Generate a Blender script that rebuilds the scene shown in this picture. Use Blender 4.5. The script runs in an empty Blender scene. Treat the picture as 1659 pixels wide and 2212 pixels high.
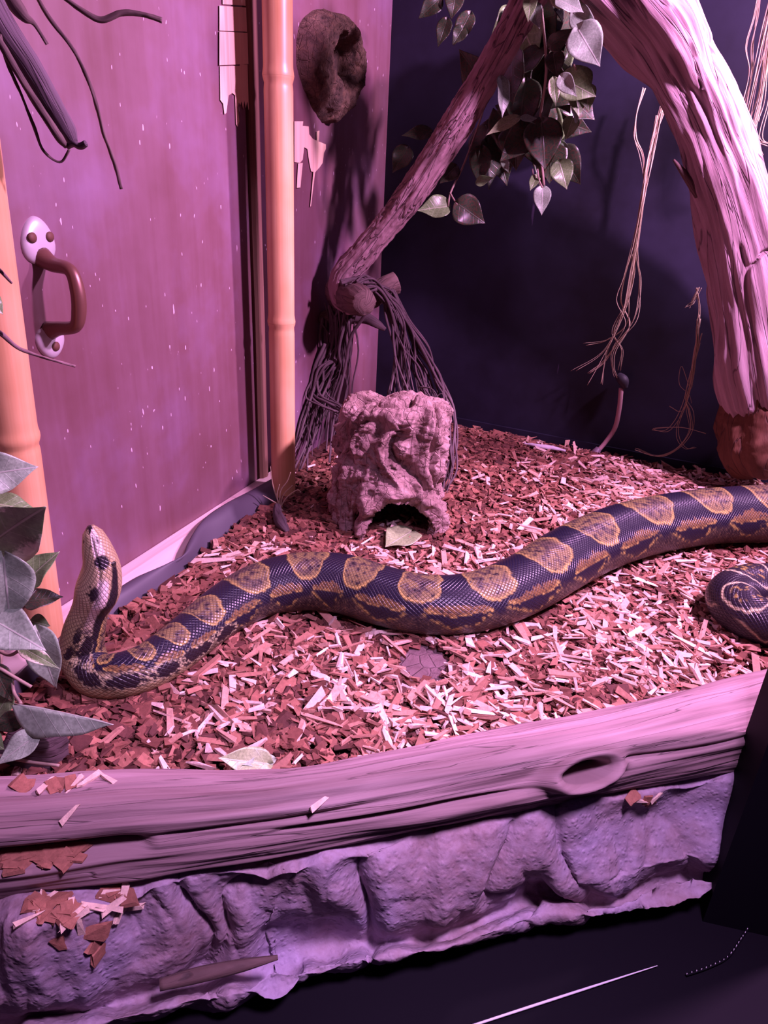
import bpy, math, random
import numpy as np
from math import radians, cos, sin, pi
from mathutils import Matrix, Vector

S = bpy.context.scene
COL = S.collection
rng = np.random.default_rng(7)
random.seed(7)

# ------------------------------------------------------------------ camera, world, lights
FPX, PW, PH = 1500.0, 1659.0, 2212.0
TH, RO, CZ = radians(25), radians(3), 0.5
CAM = np.array([0.0, 0.0, CZ])
FW = np.array([0, cos(TH), -sin(TH)])
_r = np.array([1.0, 0, 0]); _u = np.array([0, sin(TH), cos(TH)])
RT = _r * cos(RO) + _u * sin(RO)
UP = _u * cos(RO) - _r * sin(RO)
cam_d = bpy.data.cameras.new('camera')
cam_d.sensor_fit = 'HORIZONTAL'; cam_d.sensor_width = 36.0
cam_d.lens = FPX / PW * 36.0
cam_d.clip_start = 0.01
cam = bpy.data.objects.new('camera', cam_d)
COL.objects.link(cam)
cam.matrix_world = Matrix(((RT[0], UP[0], -FW[0], 0), (RT[1], UP[1], -FW[1], 0), (RT[2], UP[2], -FW[2], CZ), (0, 0, 0, 1)))
S.camera = cam
S.view_settings.view_transform = 'Standard'
S.view_settings.look = 'None'
S.view_settings.exposure = 0.0
S.view_settings.gamma = 1.0
S.view_settings.use_curve_mapping = False

world = bpy.data.worlds.new('world'); S.world = world
world.use_nodes = True
world.node_tree.nodes['Background'].inputs[0].default_value = (0.20, 0.08, 0.34, 1)
world.node_tree.nodes['Background'].inputs[1].default_value = 0.07


def area_light(name, loc, target, size, power, color, shape='DISK', spread=None):
    d = bpy.data.lights.new(name, 'AREA')
    d.shape = shape; d.size = size; d.energy = power; d.color = color
    if spread: d.spread = spread
    o = bpy.data.objects.new(name, d); COL.objects.link(o)
    o.location = loc
    o.rotation_euler = (Vector(target) - Vector(loc)).to_track_quat('-Z', 'Y').to_euler()
    return o


KEY_COL = (1.0, 0.46, 1.0)
area_light('heat_lamp', (0.80, 0.60, 1.02), (-0.05, 0.95, 0.15), 0.08, 33.0, KEY_COL)
area_light('basking_lamp', (0.98, 0.98, 1.06), (0.55, 1.18, 0.72), 0.08, 12.0, (1.0, 0.54, 1.0), spread=radians(110))
area_light('front_fill_light', (0.26, 0.12, 0.98), (0.06, 0.36, -0.05), 0.16, 3.4, (0.82, 0.47, 1.0), spread=radians(70))  # added fill with no fixture, brightens the rock ledge and log front


# ------------------------------------------------------------------ projection helpers
def ray(x, y):
    return FW + RT * (x - PW / 2) / FPX - UP * (y - PH / 2) / FPX


def fl(x, y, z=0.0):
    d = ray(x, y); return CAM + d * ((z - CZ) / d[2])


def at(x, y, Y):
    d = ray(x, y); return CAM + d * (Y / d[1])


def on_plane(x, y, p, n):
    d = ray(x, y); return CAM + d * (np.dot(p - CAM, n) / np.dot(d, n))


def pix(p):
    v = np.asarray(p) - CAM
    k = v @ FW
    return np.stack([PW / 2 + FPX * (v @ RT) / k, PH / 2 - FPX * (v @ UP) / k], -1)


CORNER = fl(810, 880)
_a = fl(140, 1320) - CORNER; LDIR = _a / np.linalg.norm(_a)          # along the door wall, towards the front
_b = fl(1659, 1045) - CORNER; BDIR = _b / np.linalg.norm(_b)          # along the black wall, to the right
LN = np.array([-LDIR[1], LDIR[0], 0.0]); LN = LN if LN[0] > 0 else -LN   # into the enclosure
BN = np.array([-BDIR[1], BDIR[0], 0.0]); BN = BN if BN[1] < 0 else -BN
ZV = np.array([0, 0, 1.0])


def on_left(x, y, off=0.0):
    return on_plane(x, y, CORNER + LN * off, LN)


def on_back(x, y, off=0.0):
    return on_plane(x, y, CORNER + BN * off, BN)


# ------------------------------------------------------------------ numpy noise
_perm = rng.permutation(4096)
_grad = rng.normal(size=(4096, 3)); _grad /= np.linalg.norm(_grad, axis=1)[:, None]


def pn(p):
    p = np.asarray(p, float)
    i = np.floor(p).astype(np.int64); f = p - i
    w = f * f * f * (f * (f * 6 - 15) + 10)
    out = np.zeros(len(p))
    for dx in (0, 1):
        for dy in (0, 1):
            for dz in (0, 1):
                h = _perm[(i[:, 0] + dx) & 4095]
                h = _perm[(h + i[:, 1] + dy) & 4095]
                h = _perm[(h + i[:, 2] + dz) & 4095]
                g = _grad[h]
                d = (g * (f - np.array([dx, dy, dz]))).sum(1)
                out += d * (w[:, 0] if dx else 1 - w[:, 0]) * (w[:, 1] if dy else 1 - w[:, 1]) * (w[:, 2] if dz else 1 - w[:, 2])
    return out * 1.5


def fbm(p, n=4, ridged=False):
    p = np.asarray(p, float); t = np.zeros(len(p)); a = 1.0
    for k in range(n):
        v = pn(p * 2 ** k + 17.3 * k)
        t += a * ((1 - 2 * np.abs(v)) if ridged else v)
        a *= 0.5
    return t


def smooth(a, b, x):
    t = np.clip((x - a) / (b - a), 0, 1); return t * t * (3 - 2 * t)


# ------------------------------------------------------------------ mesh helpers
def mesh_from(name, V, Fq, uv=None, col=None, smooth_shade=True, tris=None):
    me = bpy.data.meshes.new(name)
    V = np.asarray(V, np.float32)
    faces = [np.asarray(Fq, np.int32).reshape(-1, 4)] if Fq is not None and len(Fq) else []
    loops = [f.ravel() for f in faces]
    counts = [np.full(len(f), 4, np.int32) for f in faces]
    if tris is not None and len(tris):
        t = np.asarray(tris, np.int32).reshape(-1, 3)
        loops.append(t.ravel()); counts.append(np.full(len(t), 3, np.int32))
    loops = np.concatenate(loops); counts = np.concatenate(counts)
    me.vertices.add(len(V)); me.vertices.foreach_set('co', V.ravel())
    me.loops.add(len(loops)); me.loops.foreach_set('vertex_index', loops)
    me.polygons.add(len(counts))
    starts = np.concatenate([[0], np.cumsum(counts)[:-1]]).astype(np.int32)
    me.polygons.foreach_set('loop_start', starts)
    me.update(calc_edges=True)
    if uv is not None:
        l = me.uv_layers.new(name='UVMap')
        l.data.foreach_set('uv', np.asarray(uv, np.float32)[loops].ravel())
    if col is not None:
        c = np.asarray(col, np.float32)
        if c.shape[1] == 3: c = np.concatenate([c, np.ones((len(c), 1), np.float32)], 1)
        a = me.color_attributes.new('pattern', 'FLOAT_COLOR', 'POINT')
        a.data.foreach_set('color', c.ravel())
    me.polygons.foreach_set('use_smooth', np.full(len(counts), smooth_shade, bool))
    me.validate()
    return me


def obj(name, me, mat=None, parent=None):
    o = bpy.data.objects.new(name, me); COL.objects.link(o)
    if mat is not None and me is not None and not me.materials: me.materials.append(mat)
    if parent is not None: o.parent = parent
    return o


def tag(o, label=None, cat=None, group=None, kind=None):
    if label: o['label'] = label
    if cat: o['category'] = cat
    if group: o['group'] = group
    if kind: o['kind'] = kind
    return o


def spline(P, n, closed=False):
    """Catmull-Rom through rows of P (any width), n samples spread by chord length of the first three columns."""
    P = np.asarray(P, float)
    d = np.linalg.norm(np.diff(P[:, :3], axis=0), axis=1) ** 0.5
    t = np.concatenate([[0], np.cumsum(d)])
    m = np.zeros_like(P)
    m[1:-1] = ((P[2:] - P[1:-1]) / (t[2:] - t[1:-1])[:, None] * (t[1:-1] - t[:-2])[:, None] + (P[1:-1] - P[:-2]) / (t[1:-1] - t[:-2])[:, None] * (t[2:] - t[1:-1])[:, None]) / (t[2:] - t[:-2])[:, None]
    m[0] = (P[1] - P[0]) / (t[1] - t[0]); m[-1] = (P[-1] - P[-2]) / (t[-1] - t[-2])
    ts = np.linspace(0, t[-1], max(n * 6, 60))

    def ev(ts):
        k = np.clip(np.searchsorted(t, ts, 'right') - 1, 0, len(t) - 2)
        h = (t[k + 1] - t[k]); x = (ts - t[k]) / h
        x = x[:, None]; h = h[:, None]
        return ((2 * x ** 3 - 3 * x ** 2 + 1) * P[k] + (x ** 3 - 2 * x ** 2 + x) * h * m[k] + (-2 * x ** 3 + 3 * x ** 2) * P[k + 1] + (x ** 3 - x ** 2) * h * m[k + 1])
    dense = ev(ts)
    s = np.concatenate([[0], np.cumsum(np.linalg.norm(np.diff(dense[:, :3], axis=0), axis=1))])
    tt = np.interp(np.linspace(0, s[-1], n), s, ts)
    return ev(tt)


def frames(C, up0):
    T = np.gradient(C, axis=0); T /= np.linalg.norm(T, axis=1)[:, None] + 1e-12
    U = np.zeros_like(C)
    u = np.asarray(up0, float); u = u - T[0] * (u @ T[0]); u /= np.linalg.norm(u)
    U[0] = u
    for i in range(1, len(C)):
        u = u - T[i] * (u @ T[i]); u /= np.linalg.norm(u); U[i] = u
    return T, U, np.cross(T, U)


def ring_faces(n, m):
    i = np.arange(n - 1)[:, None]; j = np.arange(m)[None, :]; k = (j + 1) % m
    return np.stack([i * m + j, i * m + k, (i + 1) * m + k, (i + 1) * m + j], -1).reshape(-1, 4)


def sweep(C, R, m, up0=(0, 0, 1), disp=None, caps=True, R2=None, frame=None, round_caps=0.0):
    """Tube along C. R radius along the up axis, R2 along the side axis. Returns V, F(quads), tris, uv, s, ang."""
    C = np.asarray(C, float); n = len(C)
    R = np.broadcast_to(np.asarray(R, float), (n,)).copy()
    R2 = R if R2 is None else np.broadcast_to(np.asarray(R2, float), (n,))
    T, U, B = frames(C, up0) if frame is None else frame
    a = np.arange(m) / m * 2 * pi
    s = np.concatenate([[0], np.cumsum(np.linalg.norm(np.diff(C, axis=0), axis=1))])
    SS, AA = np.meshgrid(s, a, indexing='ij')
    rr = np.ones_like(SS)
    if disp is not None:
        rr = rr + (disp(SS.ravel(), AA.ravel()).reshape(SS.shape)) / np.maximum(R, 1e-4)[:, None]
    V = C[:, None, :] + U[:, None, :] * (np.cos(AA) * rr * R[:, None])[..., None] + B[:, None, :] * (np.sin(AA) * rr * R2[:, None])[..., None]
    V = V.reshape(-1, 3)
    F = ring_faces(n, m)
    uv = np.stack([SS.ravel(), AA.ravel() * float(np.mean(R))], -1)
    tris = None
    if caps:
        v0 = len(V)
        e0 = V[:m].mean(0) - T[0] * round_caps; e1 = V[-m:].mean(0) + T[-1] * round_caps
        V = np.vstack([V, e0, e1]); uv = np.vstack([uv, uv[0], uv[-2]])
        j = np.arange(m); k = (j + 1) % m
        t0 = np.stack([np.full(m, v0), k, j], -1); t1 = np.stack([np.full(m, v0 + 1), (n - 1) * m + j, (n - 1) * m + k], -1)
        tris = np.vstack([t0, t1])
    return V, F, tris, uv


def tube(name, pts, rad, mat, parent=None, m=8, n=None, disp=None, up0=(0.13, 0.21, 1.0), caps=True):
    pts = np.asarray(pts, float)
    rad = np.broadcast_to(np.asarray(rad, float), (len(pts),))
    P = np.concatenate([pts, rad[:, None]], 1)
    n = n or max(8, len(pts) * 6)
    Q = spline(P, n) if len(pts) > 2 else np.array([P[0] + (P[-1] - P[0]) * t for t in np.linspace(0, 1, n)])
    V, F, t, uv = sweep(Q[:, :3], np.maximum(Q[:, 3], 2e-4), m, up0, disp, caps)
    return obj(name, mesh_from(name, V, F, uv, tris=t), mat, parent)


def grid_faces(n, m):
    i = np.arange(n - 1)[:, None]; j = np.arange(m - 1)[None, :]
    return np.stack([i * m + j, i * m + j + 1, (i + 1) * m + j + 1, (i + 1) * m + j], -1).reshape(-1, 4)


BOXF = np.array([[0, 3, 2, 1], [4, 5, 6, 7], [0, 1, 5, 4], [1, 2, 6, 5], [2, 3, 7, 6], [3, 0, 4, 7]])


def slab(name, p0, d1, d2, d3, mat, parent=None):
    """Box from corner p0 with three edge vectors."""
    p0, d1, d2, d3 = (np.asarray(v, float) for v in (p0, d1, d2, d3))
    V = np.array([p0, p0 + d1, p0 + d1 + d2, p0 + d2, p0 + d3, p0 + d1 + d3, p0 + d1 + d2 + d3, p0 + d2 + d3])
    if np.dot(np.cross(d1, d2), d3) < 0: F = BOXF[:, ::-1]
    else: F = BOXF
    return obj(name, mesh_from(name, V, F, smooth_shade=False), mat, parent)


def empty(name, loc, label, cat, group=None):
    o = bpy.data.objects.new(name, None); COL.objects.link(o)
    o.location = loc; o.empty_display_size = 0.02
    tag(o, label, cat, group)
    return o


def adopt(parent, *kids):
    """Parent world-space meshes to an Empty, keeping their place."""
    inv = Matrix.Translation(Vector(parent.location)).inverted()
    for k in kids:
        k.parent = parent; k.matrix_parent_inverse = inv


# ------------------------------------------------------------------ materials
class NT:
    def __init__(self, name):
        self.m = bpy.data.materials.new(name); self.m.use_nodes = True
        self.t = self.m.node_tree; self.bs = self.t.nodes['Principled BSDF']

    def n(self, kind, **kw):
        nd = self.t.nodes.new(kind)
        for k, v in kw.items():
            if k in nd.inputs: nd.inputs[k].default_value = v
            else: setattr(nd, k, v)
        return nd

    def l(self, a, b): self.t.links.new(a, b)

    def coord(self, kind='Object', scale=(1, 1, 1), rot=(0, 0, 0)):
        tc = self.n('ShaderNodeTexCoord'); mp = self.n('ShaderNodeMapping')
        mp.inputs['Scale'].default_value = scale; mp.inputs['Rotation'].default_value = rot
        self.l(tc.outputs[kind], mp.inputs['Vector']); return mp.outputs[0]

    def noise(self, vec, scale, detail=4, rough=0.55, dist=0.0):
        nd = self.n('ShaderNodeTexNoise'); nd.inputs['Scale'].default_value = scale
        nd.inputs['Detail'].default_value = detail; nd.inputs['Roughness'].default_value = rough
        nd.inputs['Distortion'].default_value = dist
        self.l(vec, nd.inputs['Vector']); return nd.outputs['Fac']

    def vor(self, vec, scale, feature='F1', out='Distance'):
        nd = self.n('ShaderNodeTexVoronoi', feature=feature); nd.inputs['Scale'].default_value = scale
        self.l(vec, nd.inputs['Vector']); return nd.outputs[out]

    def ramp(self, fac, stops):
        nd = self.n('ShaderNodeValToRGB'); e = nd.color_ramp.elements
        while len(e) < len(stops): e.new(0.5)
        for q, (p, c) in zip(e, stops):
            q.position = p; q.color = (*c, 1) if len(c) == 3 else c
        self.l(fac, nd.inputs[0]); return nd.outputs[0]

    def mix(self, fac, a, b, mode='MIX'):
        nd = self.n('ShaderNodeMix', data_type='RGBA', blend_type=mode)
        if isinstance(fac, (int, float)): nd.inputs[0].default_value = fac
        else: self.l(fac, nd.inputs[0])
        for i, v in ((6, a), (7, b)):
            if isinstance(v, tuple): nd.inputs[i].default_value = (*v, 1)
            else: self.l(v, nd.inputs[i])
        return nd.outputs[2]

    def math(self, op, a, b=None):
        nd = self.n('ShaderNodeMath', operation=op)
        for i, v in ((0, a), (1, b)):
            if v is None: continue
            if isinstance(v, (int, float)): nd.inputs[i].default_value = v
            else: self.l(v, nd.inputs[i])
        return nd.outputs[0]

    def bump(self, h, strength=0.5, dist=0.002):
        nd = self.n('ShaderNodeBump'); nd.inputs['Strength'].default_value = strength; nd.inputs['Distance'].default_value = dist
        self.l(h, nd.inputs['Height']); self.l(nd.outputs[0], self.bs.inputs['Normal'])

    def set(self, color=None, rough=None, spec=None, metal=None, **kw):
        for key, v in (('Base Color', color), ('Roughness', rough), ('Specular IOR Level', spec), ('Metallic', metal)):
            if v is None: continue
            if isinstance(v, (int, float)): self.bs.inputs[key].default_value = v
            elif isinstance(v, tuple): self.bs.inputs[key].default_value = (*v, 1)
            else: self.l(v, self.bs.inputs[key])
        for k, v in kw.items():
            self.bs.inputs[k].default_value = v
        return self.m


def plain(name, c, rough=0.6, spec=0.4, metal=0.0):
    return NT(name).set(c, rough, spec, metal)


def m_door():
    k = NT('maroon_paint')
    v = k.coord('Object')
    vs = k.coord('Object', (40, 40, 2.2))
    big = k.noise(v, 5.0, 5, 0.6)
    c = k.ramp(big, [(0.30, (0.135, 0.056, 0.062)), (0.5, (0.165, 0.074, 0.100)), (0.70, (0.205, 0.112, 0.20))])
    st = k.noise(vs, 1.0, 5, 0.6)
    c = k.mix(0.22, c, k.ramp(st, [(0.35, (0.11, 0.042, 0.045)), (0.65, (0.22, 0.125, 0.18))]))
    fl_ = k.noise(k.coord('Object', (210, 210, 70)), 1.0, 1, 0.4)
    c = k.mix(k.ramp(fl_, [(0.765, (0, 0, 0)), (0.785, (1, 1, 1))]), c, (0.60, 0.44, 0.56))
    k.bump(st, 0.15, 0.001)
    return k.set(c, k.ramp(big, [(0.3, (0.38,) * 3), (0.7, (0.52,) * 3)]), 0.5)


def m_wood(name, lo, mid, hi, along='u', sc=(5, 120), rough=0.75, bump=0.6, bd=0.002, cracks=True, cw=0.018):
    """Grain that runs along the u of the UV map (metres)."""
    k = NT(name)
    v = k.coord('UV', (sc[0], sc[1], 1))
    w = k.coord('UV', (sc[0] * 0.5, sc[1] * 0.18, 1))
    g = k.noise(v, 1.0, 6, 0.62, 0.6)
    b = k.noise(w, 1.0, 4, 0.6, 1.2)
    c = k.ramp(g, [(0.30, lo), (0.5, mid), (0.72, hi)])
    c = k.mix(0.45, c, k.ramp(b, [(0.32, lo), (0.66, hi)]))
    h = k.math('ADD', g, b)
    if cracks:
        cr = k.noise(k.coord('UV', (sc[0] * 0.7, sc[1] * 0.55, 1)), 1.0, 3, 0.5, 0.8)
        cm = k.ramp(k.math('ABSOLUTE', k.math('SUBTRACT', cr, 0.5)), [(0.0, (0, 0, 0)), (cw, (1, 1, 1))])
        c = k.mix(cm, k.mix(0.6, c, (0.03, 0.018, 0.02)), c)
        h = k.math('ADD', h, k.math('MULTIPLY', cm, 0.6))
    k.bump(h, bump, bd)
    return k.set(c, rough, 0.3)


def m_bark(name, lo, mid, hi, sc=60):
    k = NT(name)
    v = k.coord('Object')
    g = k.noise(v, sc, 8, 0.68, 0.8)
    b = k.noise(v, sc * 0.28, 4, 0.6, 1.5)
    cr = k.vor(k.coord('Object', (1, 1, 0.45)), sc * 1.1, 'DISTANCE_TO_EDGE')
    c = k.ramp(g, [(0.3, lo), (0.5, mid), (0.7, hi)])
    c = k.mix(0.4, c, k.ramp(b, [(0.35, lo), (0.62, hi)]))
    cm = k.ramp(cr, [(0.0, (0.0,) * 3), (0.05, (1,) * 3)])
    k.bump(k.math('ADD', k.math('ADD', g, b), k.math('MULTIPLY', cm, 0.25)), 1.0, 0.006)
    return k.set(c, 0.85, 0.2)


def m_bamboo():
    k = NT('bamboo_skin')
    g = k.noise(k.coord('UV', (2, 260, 1)), 1.0, 4, 0.6)
    b = k.noise(k.coord('UV', (9, 14, 1)), 1.0, 3, 0.5)
    c = k.ramp(g, [(0.3, (0.58, 0.31, 0.14)), (0.7, (0.72, 0.43, 0.235))])
    c = k.mix(0.4, c, k.ramp(b, [(0.35, (0.53, 0.27, 0.115)), (0.65, (0.78, 0.50, 0.30))]))
    k.bump(g, 0.12, 0.0006)
    return k.set(c, 0.36, 0.5)


def m_rock():
    k = NT('rendered_rock')
    v = k.coord('Object')
    b = k.noise(v, 9, 5, 0.6)
    f = k.noise(v, 130, 5, 0.6)
    p = k.vor(v, 190)
    c = k.ramp(b, [(0.32, (0.25, 0.145, 0.15)), (0.5, (0.33, 0.23, 0.28)), (0.68, (0.38, 0.30, 0.44))])
    c = k.mix(0.25, c, k.ramp(f, [(0.35, (0.2, 0.11, 0.13)), (0.65, (0.5, 0.38, 0.5))]))
    pits = k.ramp(p, [(0.12, (1, 1, 1)), (0.42, (0, 0, 0))])
    k.bump(k.math('ADD', k.math('MULTIPLY', f, 0.8), k.math('MULTIPLY', pits, k.math('MULTIPLY', b, 0.8))), 0.55, 0.002)
    return k.set(c, 0.72, 0.35)


def m_black_wall():
    k = NT('black_board')
    v = k.coord('Object')
    b = k.noise(v, 4, 5, 0.6)
    s = k.noise(k.coord('Object', (60, 60, 8)), 1.0, 3, 0.5)
    c = k.ramp(b, [(0.35, (0.0045, 0.0035, 0.009)), (0.65, (0.014, 0.012, 0.031))])
    c = k.mix(k.ramp(s, [(0.73, (0, 0, 0)), (0.78, (1, 1, 1))]), c, (0.06, 0.04, 0.09))
    return k.set(c, k.ramp(b, [(0.3, (0.55,) * 3), (0.7, (0.72,) * 3)]), 0.25)


def m_vcol(name, rough=0.8, spec=0.2, fine=220, amt=0.5):
    k = NT(name)
    a = k.n('ShaderNodeAttribute', attribute_name='pattern')
    f = k.noise(k.coord('Object'), fine, 4, 0.6)
    c = k.mix(amt, a.outputs[0], k.ramp(f, [(0.3, (0.55,) * 3), (0.7, (1.25,) * 3)]), 'MULTIPLY')
    k.bump(f, 0.5, 0.0012)
    return k.set(c, rough, spec)


def m_snake():
    k = NT('snake_skin')
    a = k.n('ShaderNodeAttribute', attribute_name='pattern')
    # diamond scales from the UV map (u along the body in metres, v round the body in metres)
    mp = k.n('ShaderNodeMapping'); tc = k.n('ShaderNodeTexCoord')
    mp.inputs['Rotation'].default_value = (0, 0, radians(45)); mp.inputs['Scale'].default_value = (270, 270, 270)
    k.l(tc.outputs['UV'], mp.inputs['Vector'])
    fr = k.n('ShaderNodeVectorMath', operation='FRACTION'); k.l(mp.outputs[0], fr.inputs[0])
    sb = k.n('ShaderNodeVectorMath', operation='SUBTRACT'); k.l(fr.outputs[0], sb.inputs[0]); sb.inputs[1].default_value = (0.5, 0.5, 0.0)
    ab = k.n('ShaderNodeVectorMath', operation='ABSOLUTE'); k.l(sb.outputs[0], ab.inputs[0])
    sp = k.n('ShaderNodeSeparateXYZ'); k.l(ab.outputs[0], sp.inputs[0])
    mx = k.math('MAXIMUM', sp.outputs[0], sp.outputs[1])
    h = k.ramp(mx, [(0.28, (1, 1, 1)), (0.5, (0, 0, 0))])
    c = k.mix(k.math('MULTIPLY', k.math('SUBTRACT', 1.0, h), 0.45), a.outputs[0], (0.02, 0.014, 0.02))
    k.bump(h, 0.55, 0.0009)
    return k.set(c, 0.36, 0.42)


def m_leaf(name, base, vein, edge=None, dry=None):
    k = NT(name)
    tc = k.n('ShaderNodeTexCoord'); sp = k.n('ShaderNodeSeparateXYZ'); k.l(tc.outputs['UV'], sp.inputs[0])
    x = k.math('ABSOLUTE', k.math('SUBTRACT', sp.outputs[0], 0.5))
    # side veins sweep forwards from the midrib
    w = k.math('FRACT', k.math('MULTIPLY', k.math('SUBTRACT', sp.outputs[1], k.math('MULTIPLY', x, 0.55)), 6.0))
    side = k.ramp(k.math('ABSOLUTE', k.math('SUBTRACT', w, 0.5)), [(0.0, (1, 1, 1)), (0.055, (0, 0, 0))])
    mid = k.ramp(x, [(0.008, (1, 1, 1)), (0.022, (0, 0, 0))])
    vm = k.math('MAXIMUM', k.math('MULTIPLY', side, 0.35), mid)
    f = k.noise(k.coord('Object'), 22, 4, 0.6)
    c = k.mix(k.ramp(f, [(0.35, (0, 0, 0)), (0.7, (1, 1, 1))]), base, tuple(min(1, v * 1.6 + 0.02) for v in base))
    if edge: c = k.mix(k.ramp(k.math('ADD', x, k.math('MULTIPLY', f, 0.35)), [(0.42, (0, 0, 0)), (0.52, (1, 1, 1))]), c, edge)
    if dry: c = k.mix(k.ramp(f, [(0.50, (0, 0, 0)), (0.58, (1, 1, 1))]), c, dry)
    c = k.mix(vm, c, vein)
    k.bump(vm, 0.4, 0.001)
    return k.set(c, 0.38, 0.5)


M = {}
M['door'] = m_door()
M['black'] = m_black_wall()
M['rock'] = m_rock()
M['bamboo'] = m_bamboo()
M['node'] = plain('bamboo_node_skin', (0.42, 0.22, 0.10), 0.6)
M['log'] = m_wood('weathered_log', (0.15, 0.085, 0.09), (0.29, 0.18, 0.19), (0.41, 0.28, 0.30), sc=(4, 110), bd=0.0025, bump=0.55, cw=0.007)
M['trunk'] = m_wood('bleached_driftwood', (0.15, 0.085, 0.09), (0.38, 0.25, 0.28), (0.56, 0.42, 0.46), sc=(4.5, 70), bd=0.004, bump=0.7)
M['rotten'] = m_wood('rotten_wood', (0.06, 0.022, 0.012), (0.13, 0.05, 0.028), (0.2, 0.09, 0.05), sc=(12, 50), bd=0.004)
M['branch'] = m_wood('flaking_branch_bark', (0.12, 0.065, 0.06), (0.30, 0.175, 0.19), (0.43, 0.28, 0.31), sc=(14, 90), bd=0.004, bump=0.9)
M['branch_dark'] = m_wood('dark_branch_bark', (0.05, 0.028, 0.026), (0.12, 0.07, 0.065), (0.2, 0.12, 0.11), sc=(14, 90), bd=0.003)
M['cork'] = m_bark('cork_bark', (0.13, 0.065, 0.055), (0.33, 0.205, 0.19), (0.52, 0.36, 0.34), 60)
M['knot'] = m_bark('knot_bark', (0.05, 0.026, 0.02), (0.13, 0.082, 0.072), (0.24, 0.13, 0.085), 80)
M['chips'] = m_vcol('wood_chip', 0.8, 0.25)
M['soil'] = m_bark('bedding_floor', (0.07, 0.025, 0.02), (0.13, 0.05, 0.04), (0.2, 0.09, 0.07), 80)
M['snake'] = m_snake()
M['vine'] = m_wood('dry_vine', (0.022, 0.013, 0.014), (0.07, 0.044, 0.048), (0.19, 0.13, 0.145), sc=(30, 900), bd=0.0008, cracks=False)
M['raffia'] = m_wood('raffia', (0.26, 0.18, 0.11), (0.46, 0.36, 0.24), (0.66, 0.55, 0.42), sc=(20, 1500), bd=0.0004, cracks=False)
M['twig'] = m_wood('dark_twig', (0.04, 0.022, 0.024), (0.10, 0.06, 0.06), (0.2, 0.13, 0.13), sc=(30, 500), bd=0.0008, cracks=False)
M['stick'] = m_wood('grey_stick', (0.022, 0.014, 0.018), (0.10, 0.066, 0.088), (0.26, 0.185, 0.24), sc=(6, 160), bd=0.0015)
M['veneer'] = m_wood('bare_veneer', (0.58, 0.36, 0.26), (0.74, 0.50, 0.38), (0.84, 0.64, 0.52), sc=(3, 200), bd=0.0006, bump=0.3, cracks=False)
M['batten'] = m_wood('pale_batten', (0.52, 0.36, 0.34), (0.66, 0.48, 0.48), (0.76, 0.58, 0.58), sc=(3, 120), bd=0.0006, bump=0.3, cracks=False)
M['frame_wood'] = m_wood('brown_frame_wood', (0.06, 0.025, 0.02), (0.15, 0.07, 0.05), (0.28, 0.15, 0.12), sc=(3, 160), bd=0.001, cracks=False)
M['block'] = m_wood('dark_block_wood', (0.02, 0.013, 0.015), (0.065, 0.043, 0.05), (0.13, 0.09, 0.10), sc=(10, 120), bd=0.003)
M['liner'] = plain('rubber_liner', (0.075, 0.062, 0.085), 0.55, 0.4)
M['frame'] = plain('black_frame_paint', (0.005, 0.0035, 0.007), 0.7, 0.08)
M['bar'] = plain('bronze_handle', (0.17, 0.075, 0.06), 0.38, 0.5, 0.35)
M['plate'] = plain('worn_white_metal', (0.52, 0.47, 0.52), 0.42, 0.5, 0.25)
M['rust'] = plain('rusty_screw', (0.12, 0.05, 0.035), 0.7)
M['rod'] = plain('pink_grey_rod', (0.46, 0.27, 0.29), 0.45)
M['rubber'] = plain('dark_rubber', (0.03, 0.025, 0.035), 0.6)
M['fitting'] = plain('grey_fitting', (0.16, 0.11, 0.14), 0.5)
M['glint_pale'] = plain('pale_glint_colour', (0.72, 0.66, 0.72), 0.35, 0.5, 0.0)  # pale diffuse colour standing in for glints on the glass
M['eye'] = plain('snake_eye', (0.03, 0.022, 0.02), 0.08, 0.8)
M['leaf'] = m_leaf('green_leaf', (0.115, 0.185, 0.07), (0.36, 0.42, 0.26))
M['leaf_dark'] = m_leaf('dark_leaf', (0.022, 0.036, 0.016), (0.06, 0.07, 0.04), dry=(0.07, 0.035, 0.022))  # dark colour also carries the shade inside the hanging ivy
M['leaf_grey'] = m_leaf('grey_green_leaf', (0.20, 0.27, 0.19), (0.36, 0.40, 0.32))
M['leaf_edge'] = m_leaf('cream_edged_leaf', (0.10, 0.16, 0.06), (0.34, 0.40, 0.26), edge=(0.62, 0.62, 0.45))
M['leaf_dry'] = m_leaf('fading_leaf', (0.22, 0.27, 0.13), (0.42, 0.44, 0.30))
M['stem'] = plain('plant_stem', (0.28, 0.20, 0.16), 0.6)

# ------------------------------------------------------------------ structure: walls, floor, frame
L0 = CORNER + LDIR * 1.75          # front end of the door wall
TOPZ = 1.35
q_door = on_left(545, 700); s_door = float((q_door - CORNER) @ LDIR)      # door's far edge, measured from the corner
q_pan = on_left(583, 700); s_pan = float((q_pan - CORNER) @ LDIR)
floor_pts = [(-1.2, -0.2), (1.6, -0.2), (1.6, 2.2), (-1.2, 2.2)]
fa_, fb_ = fl(-500, 1760), fl(1950, 1490)
slab('floor', (fa_[0], fa_[1], -0.05), (fb_[0] - fa_[0], fb_[1] - fa_[1], 0), (0, 1.6, 0), (0, 0, 0.047), M['soil'])['kind'] = 'structure'
d_obj = slab('door_1', CORNER + LDIR * s_door + ZV * 0.0, LDIR * (1.75 - s_door), -LN * 0.015, ZV * TOPZ, M['door'])
d_obj['kind'] = 'structure'
wl = slab('wall_left', CORNER - ZV * 0.05 - LDIR * 0.02, LDIR * (s_pan + 0.02), -LN * 0.015, ZV * (TOPZ + 0.05), M['door'])
wl['kind'] = 'structure'
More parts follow.
